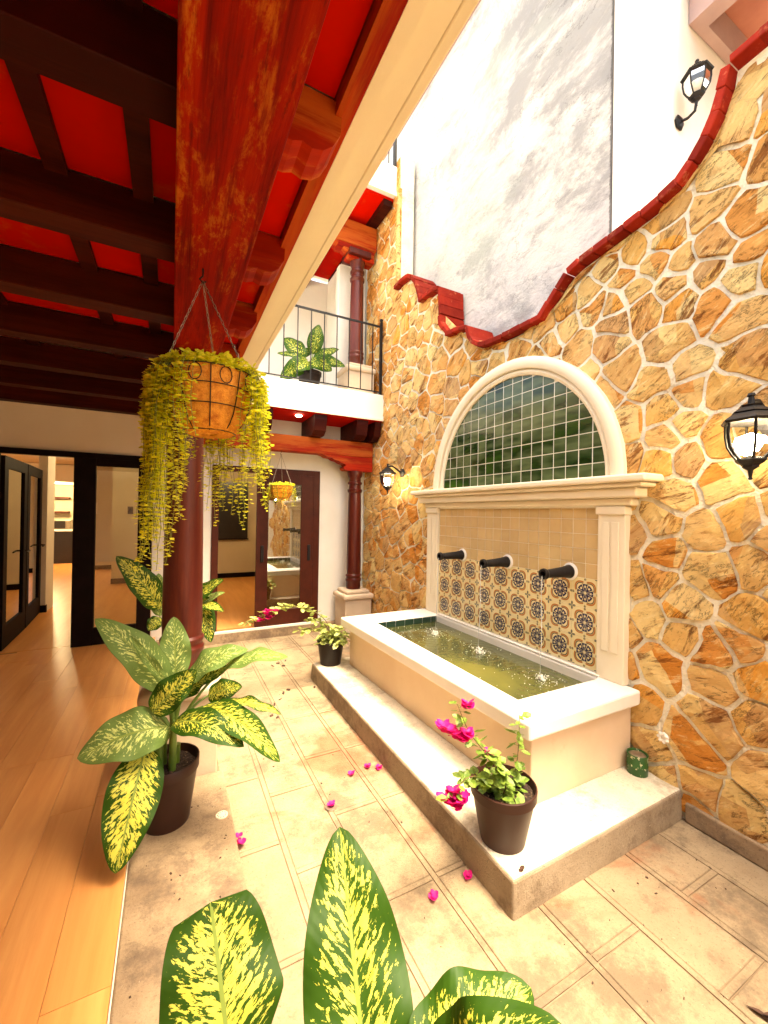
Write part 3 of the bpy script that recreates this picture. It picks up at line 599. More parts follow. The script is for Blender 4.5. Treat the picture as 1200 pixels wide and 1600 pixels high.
def bracket(root,z,x1,s=1,yy=(5.505,5.675)):
    pr=[(x1,z),(x1,z-.205*s),(x1-.42*s,z-.205*s),(x1-.45*s,z-.19*s),(x1-.46*s,z-.165*s),(x1-.44*s,z-.145*s),(x1-.42*s,z-.14*s),(x1-.44*s,z-.115*s),(x1-.50*s,z-.10*s),(x1-.54*s,z-.075*s),(x1-.60*s,z-.065*s),(x1-.64*s,z-.04*s),(x1-.72*s,z-.03*s),(x1-.76*s,z-.008*s),(x1-.80*s,z)]
    MB().prism(pr,lambda x,zz:(x,yy[1],zz),lambda x,zz:(x,yy[0],zz)).build('carved_bracket','beamx',root)
bracket(bal,2.578,2.655)
dl=MB(); dl.lathe([(.03,0),(.045,.01),(.045,.02)],(1.50,5.42,3.04),n=14); dl.build('downlight','downlight',bal)
# railing
rl=thing('balcony_railing','black iron balcony railing with thin vertical bars, first floor','railing',(1.6,5.24,3.45))
B(.66,2.64,5.232,5.248,4.42,4.445).build('top_rail','black',rl); B(.66,2.64,5.234,5.246,3.485,3.50).build('bottom_rail','black',rl)
for i in range(20):
    x=2.50-.180*i
    if x>.66: B(x-.006,x+.006,5.234,5.246,3.5,4.42).build('bar','black',rl)
B(2.615,2.65,5.222,5.258,3.45,4.50).build('post','black',rl); MB().ball((2.632,5.24,4.525),.026,10,8).build('finial','black',rl,smooth=True)
# first floor rear
uw=thing('upper_house_wall','white recessed wall of the first floor balcony with a small speaker and glazed door','wall',(1.5,7.3,3.45))
B(-.5,2.52,7.25,7.4,3.45,6.0).build('wall_face','white',uw); B(2.50,2.66,5.87,7.24,3.45,6.0).build('wall_face','white',uw); B(2.22,2.64,5.86,5.99,3.45,5.55).build('wall_face','white',uw)
B(.65,.95,7.19,7.245,3.47,5.2).build('door_frame','frame_dark',uw); B(.05,.65,7.20,7.244,3.47,5.2).build('glazed_door','mirror_glass',uw); 
sp=thing('wall_speaker','small black speaker on the first floor balcony wall','speaker',(2.45,6.3,4.9)); B(2.40,2.497,6.22,6.34,4.78,5.02).build('body','black',sp,bevel=.008); B(2.394,2.399,6.235,6.325,4.80,5.0).build('grille','frame_dark',sp)
ub=thing('upper_balcony','second floor slab, pink stained beam and soffit at the top centre','balcony',(1.8,5.3,6.1))
B(.2,W,4.92,7.4,6.13,6.52).build('slab','white',ub,bevel=.006); B(.2,W,4.895,4.918,6.10,6.16).build('drip_edge','cream',ub)
B(.2,W-.02,5.48,5.68,5.66,6.0).build('beam','beamx',ub,bevel=.01); bracket(ub,5.658,2.62,.9,(5.49,5.67)); B(2.05,2.62,5.485,5.675,5.59,5.655).build('beam_pad','beamx',ub)
B(.2,W,5.0,7.24,6.09,6.129).build('soffit','panel',ub)
for x in (.6,1.3,1.95,2.52): 
    B(x,x+.13,5.0,7.24,6.003,6.089).build('joist','joist',ub)
B(1.5,1.65,5.7,7.24,5.75,6.0).build('inner_beam','joist',ub); B(2.0,2.1,5.7,7.24,5.82,6.0).build('inner_beam','joist',ub)
ur=thing('upper_railing','black iron railing bars and post on the second floor edge','railing',(2.5,4.95,6.5))
B(2.635,2.675,4.93,4.97,6.52,7.45).build('post','black',ur); B(1.2,2.64,4.94,4.955,7.36,7.385).build('top_rail','black',ur)
for i in range(7): B(2.56-.17*i-.006,2.56-.17*i+.006,4.942,4.954,6.52,7.36).build('bar','black',ur)
# room side walls and courtyard end behind the camera
lw=thing('side_wall','cream plaster wall closing the veranda out of view at the left','wall',(-3.2,2,0)); B(-3.3,-3.2,-3.3,5.87,0,3.03).build('wall_face','cream',lw)
ew=thing('courtyard_end_wall','white plaster wall closing the courtyard behind the viewpoint','wall',(0,-3.4,0)); B(-3.3,W,-3.6,-3.42,0,3.0).build('wall_face','white',ew)
# ---------------------------------------------------------------- fountain
pl=struct('fountain_plinth',MB().quadbox([(1.335,1.30,-.01),(W-.001,1.305,-.01),(W-.001,4.24,-.01),(1.335,4.20,-.01)],[(1.345,1.31,FZ),(W-.001,1.315,FZ),(W-.001,4.22,FZ),(1.345,4.19,FZ)]),'plinth_shaded',bevel=.012,seg=2)
MB().quadbox([(1.352,1.317,FZ-.003),(W-.002,1.322,FZ-.003),(W-.002,4.21,FZ-.003),(1.352,4.18,FZ-.003)],[(1.356,1.322,FZ+.004),(W-.002,1.327,FZ+.004),(W-.002,4.206,FZ+.004),(1.356,4.175,FZ+.004)]).build('lit_top_sheet','plinth',pl,bevel=.003,seg=1)  # thin sheet that paints the plinth top as lit, sides stay dark
fo=thing('wall_fountain','cream wall fountain with arched green tiled niche, mantel and raised basin','fountain',(2.3,2.76,FZ))
RZ=.655
def ringwall(fl,fr,iny,inx,x1,y0,y1,z0,z1,nm,mt,bev):
    # trapezoid ring: outer front slightly skewed; four butted blocks
    mb=MB(); 
    o=[(fr,y0),(x1,y0),(x1,y1),(fl,y1)]; i=[(inx[0],iny[0]),(inx[1],iny[0]),(inx[1],iny[1]),(inx[0],iny[1])]
    v=[]; 
    for z in (z0,z1): v+=[(a,b,z) for a,b in o]+[(a,b,z) for a,b in i]
    mb.v=v; 
    for k in range(4):
        j=(k+1)%4
        mb.f+=[(k,j,8+j,8+k),(4+j,4+k,12+k,12+j),(8+k,8+j,12+j,12+k),(j,k,4+k,4+j)]
    mb.build(nm,mt,fo,bevel=bev,seg=2)
ringwall(1.69,1.765,(1.80,3.71),(1.86,2.60),W-.02,1.605,3.985,FZ,.56,'basin','tan',.008)
ringwall(1.60,1.685,(1.80,3.71),(1.86,2.60),W-.015,1.548,4.035,.561,RZ,'basin_rim','rim',.014)
B(1.861,2.599,1.801,3.709,FZ,.30).build('basin_floor','pool_tile',fo)
# pool tiles on inner walls
x=1.865
while x<2.59: B(x+.002,min(x+.108,2.599)-.002,3.703,3.7095,.50,RZ-.012).build('pool_tile','pool_tile',fo); B(x+.002,min(x+.108,2.599)-.002,1.8005,1.807,.50,RZ-.012).build('pool_tile','pool_tile',fo); x+=.11
wt=MB()
nx,ny=24,60
for i in range(nx+1):
    for j in range(ny+1):
        X=1.8605+(2.5995-1.8605)*i/nx; Yy=1.8005+(3.7095-1.8005)*j/ny; h=0
        for (sx,sy) in ((2.36,2.06),(2.34,2.70),(2.30,3.30)):
            d=math.hypot(X-sx,Yy-sy); h+=.004*math.cos(d*90)*math.exp(-d*9)
        wt.v.append((X,Yy,.583+h))
for i in range(nx):
    for j in range(ny): q=i*(ny+1)+j; wt.f.append((q,q+ny+1,q+ny+2,q+1))
struct('fountain_water',wt,'water',smooth=True)
# droplets and foam
fm=MB(); G=random.Random(3)
for (sx,sy) in ((2.36,2.06),(2.34,2.70),(2.30,3.30)):
    for i in range(90):
        a=G.uniform(0,2*PI); d=abs(G.gauss(0,.11)); x=sx+d*math.cos(a); y=sy+d*math.sin(a)*1.3
        if 1.87<x<2.59 and 1.81<y<3.70: fm.ball((x,y,.585+(G.random()**3)*.04*math.exp(-d*8)),G.uniform(.0015,.004),5,3)
    for i in range(60):
        a=G.uniform(0,2*PI); d=abs(G.gauss(0,.025)); fm.ball((sx+d*math.cos(a),sy+d*math.sin(a),.588+G.random()**2*.035),G.uniform(.003,.008),5,3)
for i in range(90):
    x=G.uniform(1.88,2.58); y=G.uniform(1.85,3.68); fm.ball((x,y,.585),G.uniform(.0015,.004),5,3)
tag(fm.build('splash_droplets','foam'),'white splash droplets and foam on the fountain water','splash',kind='stuff')
# back panel, pilasters, mantel
XM=W-.035
B(XM,W+.01,1.80,3.75,RZ,1.84).build('tile_backing','groutw',fo)
for i in range(18):
    for j in range(6):
        B(XM-.0025,XM-.0002,MY0+i*T+.0016,MY0+(i+1)*T-.0016,MZ0+j*T+.0012,MZ0+(j+1)*T-.0012).build('patterned_tile','deco_tile',fo)
zt=MZ0+6*T
for j in range(5):
    z0=zt+j*T; z1=min(z0+T,1.815)
    sh=0
    for i in range(-1,18):
        y0=max(MY0,MY0+i*T+sh); y1=min(MY0+18*T,MY0+(i+1)*T+sh)
        if y1-y0>.01: B(XM-.0025+R_.uniform(0,.001),XM-.0002,y0+.0022,y1-.0022,z0+.0018,z1-.0018).build('plain_tile','plain_tile',fo)
B(2.603,XM-.004,1.803,3.707,RZ+.0005,RZ+.014).build('back_ledge','rim',fo,bevel=.004)
def pilaster(y0,y1):
    B(W-.062,W+.02,y0,y1,RZ-.0,1.83).build('pilaster','mantel',fo,bevel=.006)
    n=2; wdt=(y1-y0-.06)/n
    for k in range(n): B(W-.070,W-.0625,y0+.03+k*wdt+.008,y0+.03+(k+1)*wdt-.008,.85,1.72).build('flute','mantel',fo,bevel=.003,seg=1)
    B(W-.078,W-.0,y0-.008,y1+.008,1.77,1.825).build('pilaster_cap','mantel',fo,bevel=.006)
pilaster(1.635,1.828); pilaster(3.742,3.955)
for (dx,ey,z0,z1) in ((.085,.02,1.83,1.880),(.13,.08,1.8805,1.945),(.165,.13,1.9455,1.975),(.195,.17,1.9755,2.022)):
    B(W-dx,W+.01,1.625-ey-.02,3.965+ey+.02-.03,z0,z1).build('mantel_moulding','mantel',fo,bevel=.014,seg=3)
# arch
YC,ZC=FYc-.005,2.024
def arch(r0,r1,x,nm):
    mb=MB(); n=40; o=0; prof=[(r0,W+.01),(r0,x+.008),(r0+.008,x),((r0+r1)/2,x-.008),(r1-.012,x),(r1,x+.012),(r1,W+.01)]
    for k in range(n+1):
        th=PI*k/n
        for r,xx in prof: mb.v.append((xx,YC+r*math.cos(th),ZC+r*math.sin(th)))
    m=len(prof)
    for k in range(n):
        for i in range(m-1): a=k*m+i; mb.f.append((a,a+1,a+m+1,a+m))
    mb.build(nm,'mantel',fo,smooth=True)
arch(.955,1.005,W-.035,'arch_reveal'); arch(1.0051,1.10,W-.062,'arch_moulding')
mb=MB(); mb.prism([(YC+.97*math.cos(PI*k/40),ZC+.97*math.sin(PI*k/40)) for k in range(41)],lambda y,z:(W-.008,y,z),lambda y,z:(W+.005,y,z)); mb.build('niche_backing','groutw',fo)
t=1.91/17
for i in range(17):
    for j in range(9):
        y0=YC-.955+i*t+.0042; y1=y0+t-.0084; z0=ZC+j*t+.0035; z1=z0+t-.007
        P=[(y0,z0),(y1,z0),(y1,z1),(y0,z1)]
        for k in range(24):
            th=PI*(k+.5)/24; P=clip(P,YC+.952*math.cos(th),ZC+.952*math.sin(th),math.cos(th),math.sin(th))
            if len(P)<3: break
        if len(P)>=3 and area(P)>.0004:
            tx=R_.uniform(-.0012,.0012); mb=MB(); mb.prism(P,lambda y,z:(W-.0085,y,z),lambda y,z:(W-.0105+tx*(y-y0)/t,y,z)); mb.build('glazed_tile','pane',fo)
# spouts and streams
for k,(yy,pos) in enumerate(((2.06,'right'),(2.70,'middle'),(3.33,'left'))):
    zc=1.345
    s=thing('fountain_spout',{'right':'black cannon shaped water spout nearest the right pilaster','middle':'black cannon shaped water spout in the middle of the tiled panel','left':'black cannon shaped water spout nearest the left pilaster'}[pos],'water spout',(2.64,yy,zc),'black fountain spouts')
    pr=[(.047,0),(.050,.01),(.050,.03),(.043,.045),(.045,.06),(.040,.08),(.031,.24),(.029,.262),(.037,.27),(.041,.285),(.038,.30),(.024,.302),(.023,.15)]
    MB().lathe(pr,(2.652,yy,zc),axis=(-1,0,-.02),n=24,caps=True).build('barrel','black',s,smooth=True)
    MB().lathe([(.066,0),(.063,.008),(.052,.014),(.048,.014)],(2.641,yy,zc),axis=(-1,0,0),n=20).build('plaster_collar','white',s,smooth=True)
    st=[]; r=[]
    for i in range(12):
        q=i/11; st.append((2.345-.0*q+(-.02)*q+.02*(1-q)*0+ (.02 if k==0 else 0)*q,yy+.004*math.sin(q*9),zc-.02-(zc-.02-.585)*q**1.0)); r.append(.0038*(1-.45*q)+.0012*math.sin(q*21))
    tag(MB().tube(st,r,6).build('water_stream','stream',smooth=True),'thin stream of water falling from the %s black spout'%pos,'water stream','falling water streams')
# ---------------------------------------------------------------- lanterns
def lantern(lab,loc,out,S=1.0,lit=True,arm_top=True):
    r=thing('wall_lantern',lab,'lantern',loc,'black coach lanterns'); o=Vector(out).normalized(); side=Vector((-o.y,o.x,0)); base=Vector(loc); U=Vector((0,0,1))
    MB().lathe([(.001,0),(.055*S,0),(.06*S,.012*S),(.045*S,.022*S),(.02*S,.03*S),(.001,.031*S)],base,axis=out,n=6,caps=False,sx=(1,1.0)).build('wall_plate','black',r)
    c=base+o*(.21 if arm_top else .13)*S+U*(-.10*S if arm_top else .19*S)
    if arm_top:
        arm=[base+o*.02*S,base+o*.09*S+U*.045*S,base+o*.15*S+U*.075*S,base+o*.21*S+U*.065*S,base+o*.21*S+U*.03*S]
    else: arm=[base+o*.02*S,base+o*.07*S-U*.015*S,base+o*.12*S,base+o*.13*S+U*.06*S]
    MB().tube(arm,.011*S,8).build('arm','black',r,smooth=True)
    def hexr(z,rr,n=6): return [c+U*z*S+(o*math.cos(2*PI*i/n+PI/6)+side*math.sin(2*PI*i/n+PI/6))*rr*S for i in range(n)]
    def loft(rings,nm,mt,cap=True):
        mb=MB(); n=6
        for (z,rr) in rings: mb.v+= [tuple(p) for p in hexr(z,rr)]
        for k in range(len(rings)-1):
            for i in range(n): j=(i+1)%n; mb.f.append((k*n+i,k*n+j,(k+1)*n+j,(k+1)*n+i))
        if cap: mb.f.append(tuple(reversed(range(n)))); mb.f.append(tuple((len(rings)-1)*n+i for i in range(n)))
        return mb.build(nm,mt,r)
    loft([(.075,.102),(.085,.108),(.092,.100),(.115,.066),(.120,.070),(.126,.062),(.142,.036),(.150,.04),(.156,.014),(.185,.010),(.190,.016),(.20,.012)],'roof','black')
    loft([(-.075,.050),(-.082,.056),(-.095,.046),(-.105,.030),(-.112,.03),(-.125,.010),(-.155,.006),(-.16,.009),(-.165,.004)],'base','black')
    g=loft([(.074,.088),(.03,.088),(-.02,.080),(-.055,.062),(-.074,.046)],'glass','lamp_glass',False)
    for i in range(6):
        pts=[hexr(z,rr)[i] for z,rr in ((.078,.090),(.03,.0905),(-.02,.0825),(-.055,.064),(-.078,.048))]
        MB().tube(pts,.0055*S,5).build('rib','black',r)
    MB().lathe([(.012*S,0),(.013*S,.03*S)],c-U*.075*S,n=10).build('socket','black',r)
    MB().lathe([(.022*S,0),(.044*S,.02*S),(.056*S,.05*S),(.050*S,.075*S),(.001,.095*S)],c-U*.062*S,n=12).build('bulb','bulb' if lit else 'rim',r,smooth=True)
    if lit:
        l=bpy.data.lights.new('lantern_light','POINT'); l.energy=4.5*S*S; l.color=(1,.80,.42); l.shadow_soft_size=.05; lo=bpy.data.objects.new('lantern_light',l); COL.objects.link(lo); lo.parent=r; lo.location=c-base+o*(-.0)+U*.0
    return r
lantern('lit black coach lantern at the right edge, on the stone wall near the fountain',(2.655,.915,2.235),(-1,0,0),1.12)
lantern('lit black coach lantern on the stone wall between timber column and fountain',(2.655,4.60,2.285),(-1,0,0),1.05)
lantern('unlit black lantern high on the white plaster wall at upper right',(3.76,1.938,5.10),(0,-1,0),1.05,False,False)
for (x,y,z,e) in ((-2.9,14.0,2.40,32),(-.5,8.6,2.86,7),(1.5,8.2,2.86,6),(-3.4,9,2.86,5)):  # kitchen is lit; its fitting and the other room lamps are added for light
    r=thing('added_downlight','small added downlight in the interior ceiling at x','downlight',(x,y,z)); r['label']='small ceiling downlight added for indoor light '+{-2.9:'over the kitchen counter',-.5:'in the room behind the glass panel',1.5:'in the room behind the sliding door',-3.4:'in the room at far left'}[x]
    r['group']='added interior downlights'; MB().lathe([(.06,0),(.05,-.012),(.04,-.012)],(x,y,z),n=16).build('trim','white',r); MB().lathe([(.038,-.010),(.001,-.012)],(x,y,z),n=16).build('lens','downlight',r)
    l=bpy.data.lights.new('indoor_light','POINT'); l.energy=e; l.color=(1,.82,.52); l.shadow_soft_size=.1; lo=bpy.data.objects.new('indoor_light',l); COL.objects.link(lo); lo.parent=r; lo.location=(0,0,-.12)
# ---------------------------------------------------------------- pots
def pot(root,c,r0,r1,h,mt='pot'):
    MB().lathe([(r0,0),(r0*1.02,.008),(r1*.93,h*.80),(r1*.94,h*.82),(r1*.99,h*.83),(r1,h*.99),(r1*.985,h),(r1*.95,h),(r1*.93,h*.96),(r1*.90,h*.85),(r1*.86,h*.7)],c,n=36,caps=False).build('pot',mt,root,smooth=True)
    n=24; mb=MB(); z=c[2]+h*.86; mb.v.append((c[0],c[1],z+.012))
    rings=5
    for k in range(1,rings+1):
        for i in range(n): th=2*PI*i/n; rr=r1*.905*k/rings; mb.v.append((c[0]+rr*math.cos(th),c[1]+rr*math.sin(th),z+G.uniform(-.006,.008)))
    for i in range(n): mb.f.append((0,1+i,1+(i+1)%n))
    for k in range(rings-1):
        for i in range(n): j=(i+1)%n; mb.f.append((1+k*n+i,1+(k+1)*n+i,1+(k+1)*n+j,1+k*n+j))
    mb.build('soil','soil',root)
CAM=Vector((0,0,1.75))
def leaf(root,base,tip,wd,arch_,face,fold,bl,mat='leaf',wav=.012,blunt=False):
    b=Vector(base); t=Vector(tip); ax=t-b; L=ax.length; a=ax.normalized(); mid=(b+t)/2
    hint=Vector((0,0,1))*(1-face)+(CAM-mid).normalized()*face; n=(hint-a*hint.dot(a))
    if n.length<.05: n=(CAM-mid)-a*(CAM-mid).dot(a)
    n.normalize(); s=a.cross(n); NV,NU=34,12; mb=MB(); mb.uv=[]; ph=G.uniform(0,6)
    for j in range(NV+1):
        v=j/NV; up=arch_*L*(math.sin(PI*min(1,v*1.0))**1.0)
        cpt=b+a*(L*v)+n*(up*.9)
        wv=(math.sin(PI*min(1,(v**.80)*1.0))**.62)*(1-.12*v)
        if blunt: wv=min(1,(1-v)**.15*1.04)*min(1,v*2.2)
        if j==NV: wv=.0
        if j==0: wv=.03
        hw=wd*.5*wv
        for i in range(NU+1):
            u=-1+2*i/NU; lift=fold*abs(u)*hw*.9-.25*hw*u*u*.6+wav*wv*math.sin(v*15+ph+u*1.3)*abs(u)**1.5*(1 if u>0 else -1)
            mb.v.append(tuple(cpt+s*(u*hw)+n*lift)); mb.uv.append((u*.5+.5,v))
    for j in range(NV):
        for i in range(NU): q=j*(NU+1)+i; mb.f.append((q,q+1,q+NU+2,q+NU+1))
    o=mb.build('leaf',mat,root,smooth=True); o['blotch']=float(bl); return o
def stalk(root,p0,p1,r=.009,bow=.03):
    p0=Vector(p0); p1=Vector(p1); P=[]
    for i in range(8): t=i/7; q=p0.lerp(p1,t); q+=Vector((0,0,bow*math.sin(PI*t))); P.append(q)
    MB().tube(P,[r*(1.5-.9*i/7) for i in range(8)],8).build('leaf_stalk','stem',root,smooth=True)
def plant(name,lab,center,r0,r1,h,specs,mt,canes,pm='pot',group=None,ln='leaf'):
    root=thing(name,lab,'potted plant',center,group); pot(root,center,r0,r1,h,pm); zs=center[2]+h*.86
    tops=[]
    for i in range(canes):
        a=2*PI*i/canes+.5; rr=r1*.28; p0=Vector((center[0]+rr*math.cos(a),center[1]+rr*math.sin(a),zs)); p1=Vector((center[0]+rr*1.0*math.cos(a)*1.1,center[1]+rr*1.0*math.sin(a),zs+.10+.04*i)); tops.append(p1)
        P=[p0.lerp(p1,k/5) for k in range(6)]; MB().tube(P,[.017+.0015*(k%2) for k in range(6)],10).build('cane','stem',root,smooth=True)
    for i,(b,t,wd,ar,fc,fd,bl) in enumerate(specs):
        tp=min(tops,key=lambda q:(Vector(b)-q).length); stalk(root,tp-Vector((0,0,.04)),b,.008)
        m=mt if not isinstance(mt,(list,tuple)) else mt[i%len(mt)]
        leaf(root,b,t,wd,ar,fc,fd,bl,m,.012,wd==.215)
    return root
LEAVES_POT=[
  ((-0.003,2.428,0.804),(-0.330,2.484,1.202),0.200,0.14,0.55,0.25,0.35,'leaf_pale'),
  ((0.036,2.464,0.838),(0.022,2.583,1.153),0.170,0.06,0.80,0.20,0.30,'leaf_pale'),
  ((0.086,2.382,0.860),(0.378,2.286,1.010),0.170,0.16,0.45,0.30,0.30,'leaf_pale'),
  ((0.249,2.353,0.890),(0.543,2.088,1.007),0.130,0.14,0.40,0.20,0.20,'leaf_pale'),
  ((-0.069,2.350,0.738),(0.130,2.302,0.934),0.170,0.05,0.75,0.35,0.60,'leaf'),
  ((0.017,2.339,0.657),(-0.360,2.276,0.623),0.270,0.16,0.55,0.18,0.50,'leaf_pale'),
  ((-0.093,2.307,0.593),(-0.184,2.040,0.220),0.240,0.12,0.85,0.15,0.95,'leaf'),
  ((0.028,2.300,0.689),(0.321,2.001,0.647),0.160,0.22,0.60,0.30,0.50,'leaf'),
  ((0.162,2.287,0.747),(0.479,1.953,0.559),0.150,0.20,0.55,0.45,0.70,'leaf'),
  ((0.260,2.235,0.772),(0.506,2.052,0.736),0.070,0.10,0.40,0.50,0.90,'leaf'),
  ((0.197,2.437,0.736),(0.362,2.351,0.788),0.130,0.12,0.70,0.30,0.60,'leaf'),
  ((0.015,2.363,0.820),(-0.171,2.345,1.137),0.055,0.05,0.80,0.60,0.20,'leaf_pale'),
  ((0.068,2.448,0.742),(0.294,2.330,0.919),0.120,0.10,0.50,0.40,0.50,'leaf'),
  ((-0.041,2.617,0.731),(-0.113,2.824,0.740),0.100,0.10,0.50,0.30,0.50,'leaf')]
LEAVES_FRONT=[
  ((0.111,0.690,0.757),(0.081,0.863,0.986),0.215,0.10,0.90,0.16,0.85,'leaf'),
  ((0.288,0.553,0.782),(0.347,0.859,1.046),0.200,0.03,0.85,0.28,0.60,'leaf'),
  ((0.387,0.502,0.823),(0.504,0.395,1.030),0.160,0.25,0.60,0.30,0.70,'leaf'),
  ((0.334,0.529,0.860),(0.575,0.516,0.921),0.160,0.10,0.35,0.35,0.70,'leaf')]
LEAVES_BEHIND=[
  ((-0.074,3.986,0.911),(-0.388,3.922,1.376),0.240,0.12,0.60,0.30,0.60,'leaf'),
  ((-0.073,3.986,0.845),(-0.091,4.106,1.196),0.160,0.05,0.80,0.20,0.30,'leaf_pale'),
  ((0.174,3.970,0.891),(0.408,3.735,1.166),0.200,0.12,0.50,0.30,0.50,'leaf'),
  ((0.174,3.970,0.863),(0.419,3.729,1.056),0.120,0.10,0.50,0.30,0.60,'leaf_pale'),
  ((0.173,3.970,0.947),(0.400,3.627,0.917),0.130,0.10,0.60,0.30,0.80,'leaf'),
  ((0.248,3.931,0.949),(0.310,3.675,0.659),0.170,0.12,0.90,0.20,0.50,'leaf'),
  ((-0.063,3.981,0.829),(-0.154,3.916,0.747),0.140,0.10,0.60,0.30,0.50,'leaf')]
LEAVES_BALCONY=[
  ((1.747,5.644,4.007),(1.824,5.603,4.431),0.240,0.10,0.80,0.20,0.22,'leaf'),
  ((1.605,5.581,3.893),(1.362,5.706,4.183),0.28,0.10,0.60,0.20,0.22,'leaf'),
  ((1.628,5.569,3.894),(1.249,5.653,3.928),0.120,0.10,0.60,0.20,0.22,'leaf'),
  ((1.629,5.569,3.876),(1.270,5.531,3.537),0.260,0.14,0.90,0.20,0.22,'leaf'),
  ((1.644,5.560,3.876),(1.425,5.337,3.626),0.260,0.14,0.90,0.20,0.22,'leaf'),
  ((1.714,5.637,3.914),(1.741,5.336,3.718),0.240,0.14,0.90,0.20,0.22,'leaf'),
  ((1.770,5.608,3.933),(1.929,5.331,3.704),0.240,0.14,0.90,0.20,0.22,'leaf'),
  ((1.753,5.616,3.933),(2.073,5.449,4.075),0.160,0.10,0.60,0.20,0.22,'leaf'),
  ((1.770,5.608,3.933),(2.120,5.323,3.796),0.180,0.12,0.70,0.20,0.22,'leaf'),
  ((1.685,5.764,3.987),(1.673,5.995,4.186),0.240,0.10,0.80,0.20,0.22,'leaf')]
def P4(L): return [x[:7] for x in L],[x[7] for x in L]
for nm,lab,cen,r0,r1,h,LV,canes,pm in (
  ('dumb_cane_plant','large dumb cane plant with yellow blotched leaves in brown pot on the concrete ledge',(.005,2.375,FZ),.105,.150,.315,LEAVES_POT,4,'pot'),
  ('dumb_cane_plant','foreground dumb cane with big blotched leaves rising from the bottom edge',(.30,.42,.0),.12,.17,.34,LEAVES_FRONT,3,'pot'),
  ('dumb_cane_plant','dumb cane plant half hidden behind the large red timber column',(.05,4.10,0.0),.13,.17,.34,LEAVES_BEHIND,3,'pot_dark'),
  ('dumb_cane_plant','dumb cane plant in black pot behind the balcony railing',(1.70,5.62,3.452),.12,.17,.28,LEAVES_BALCONY,4,'pot_dark')):
    s,ms=P4(LV); plant('dumb_cane_plant',lab,cen,r0,r1,h,s,ms,canes,pm,'potted dumb cane plants')
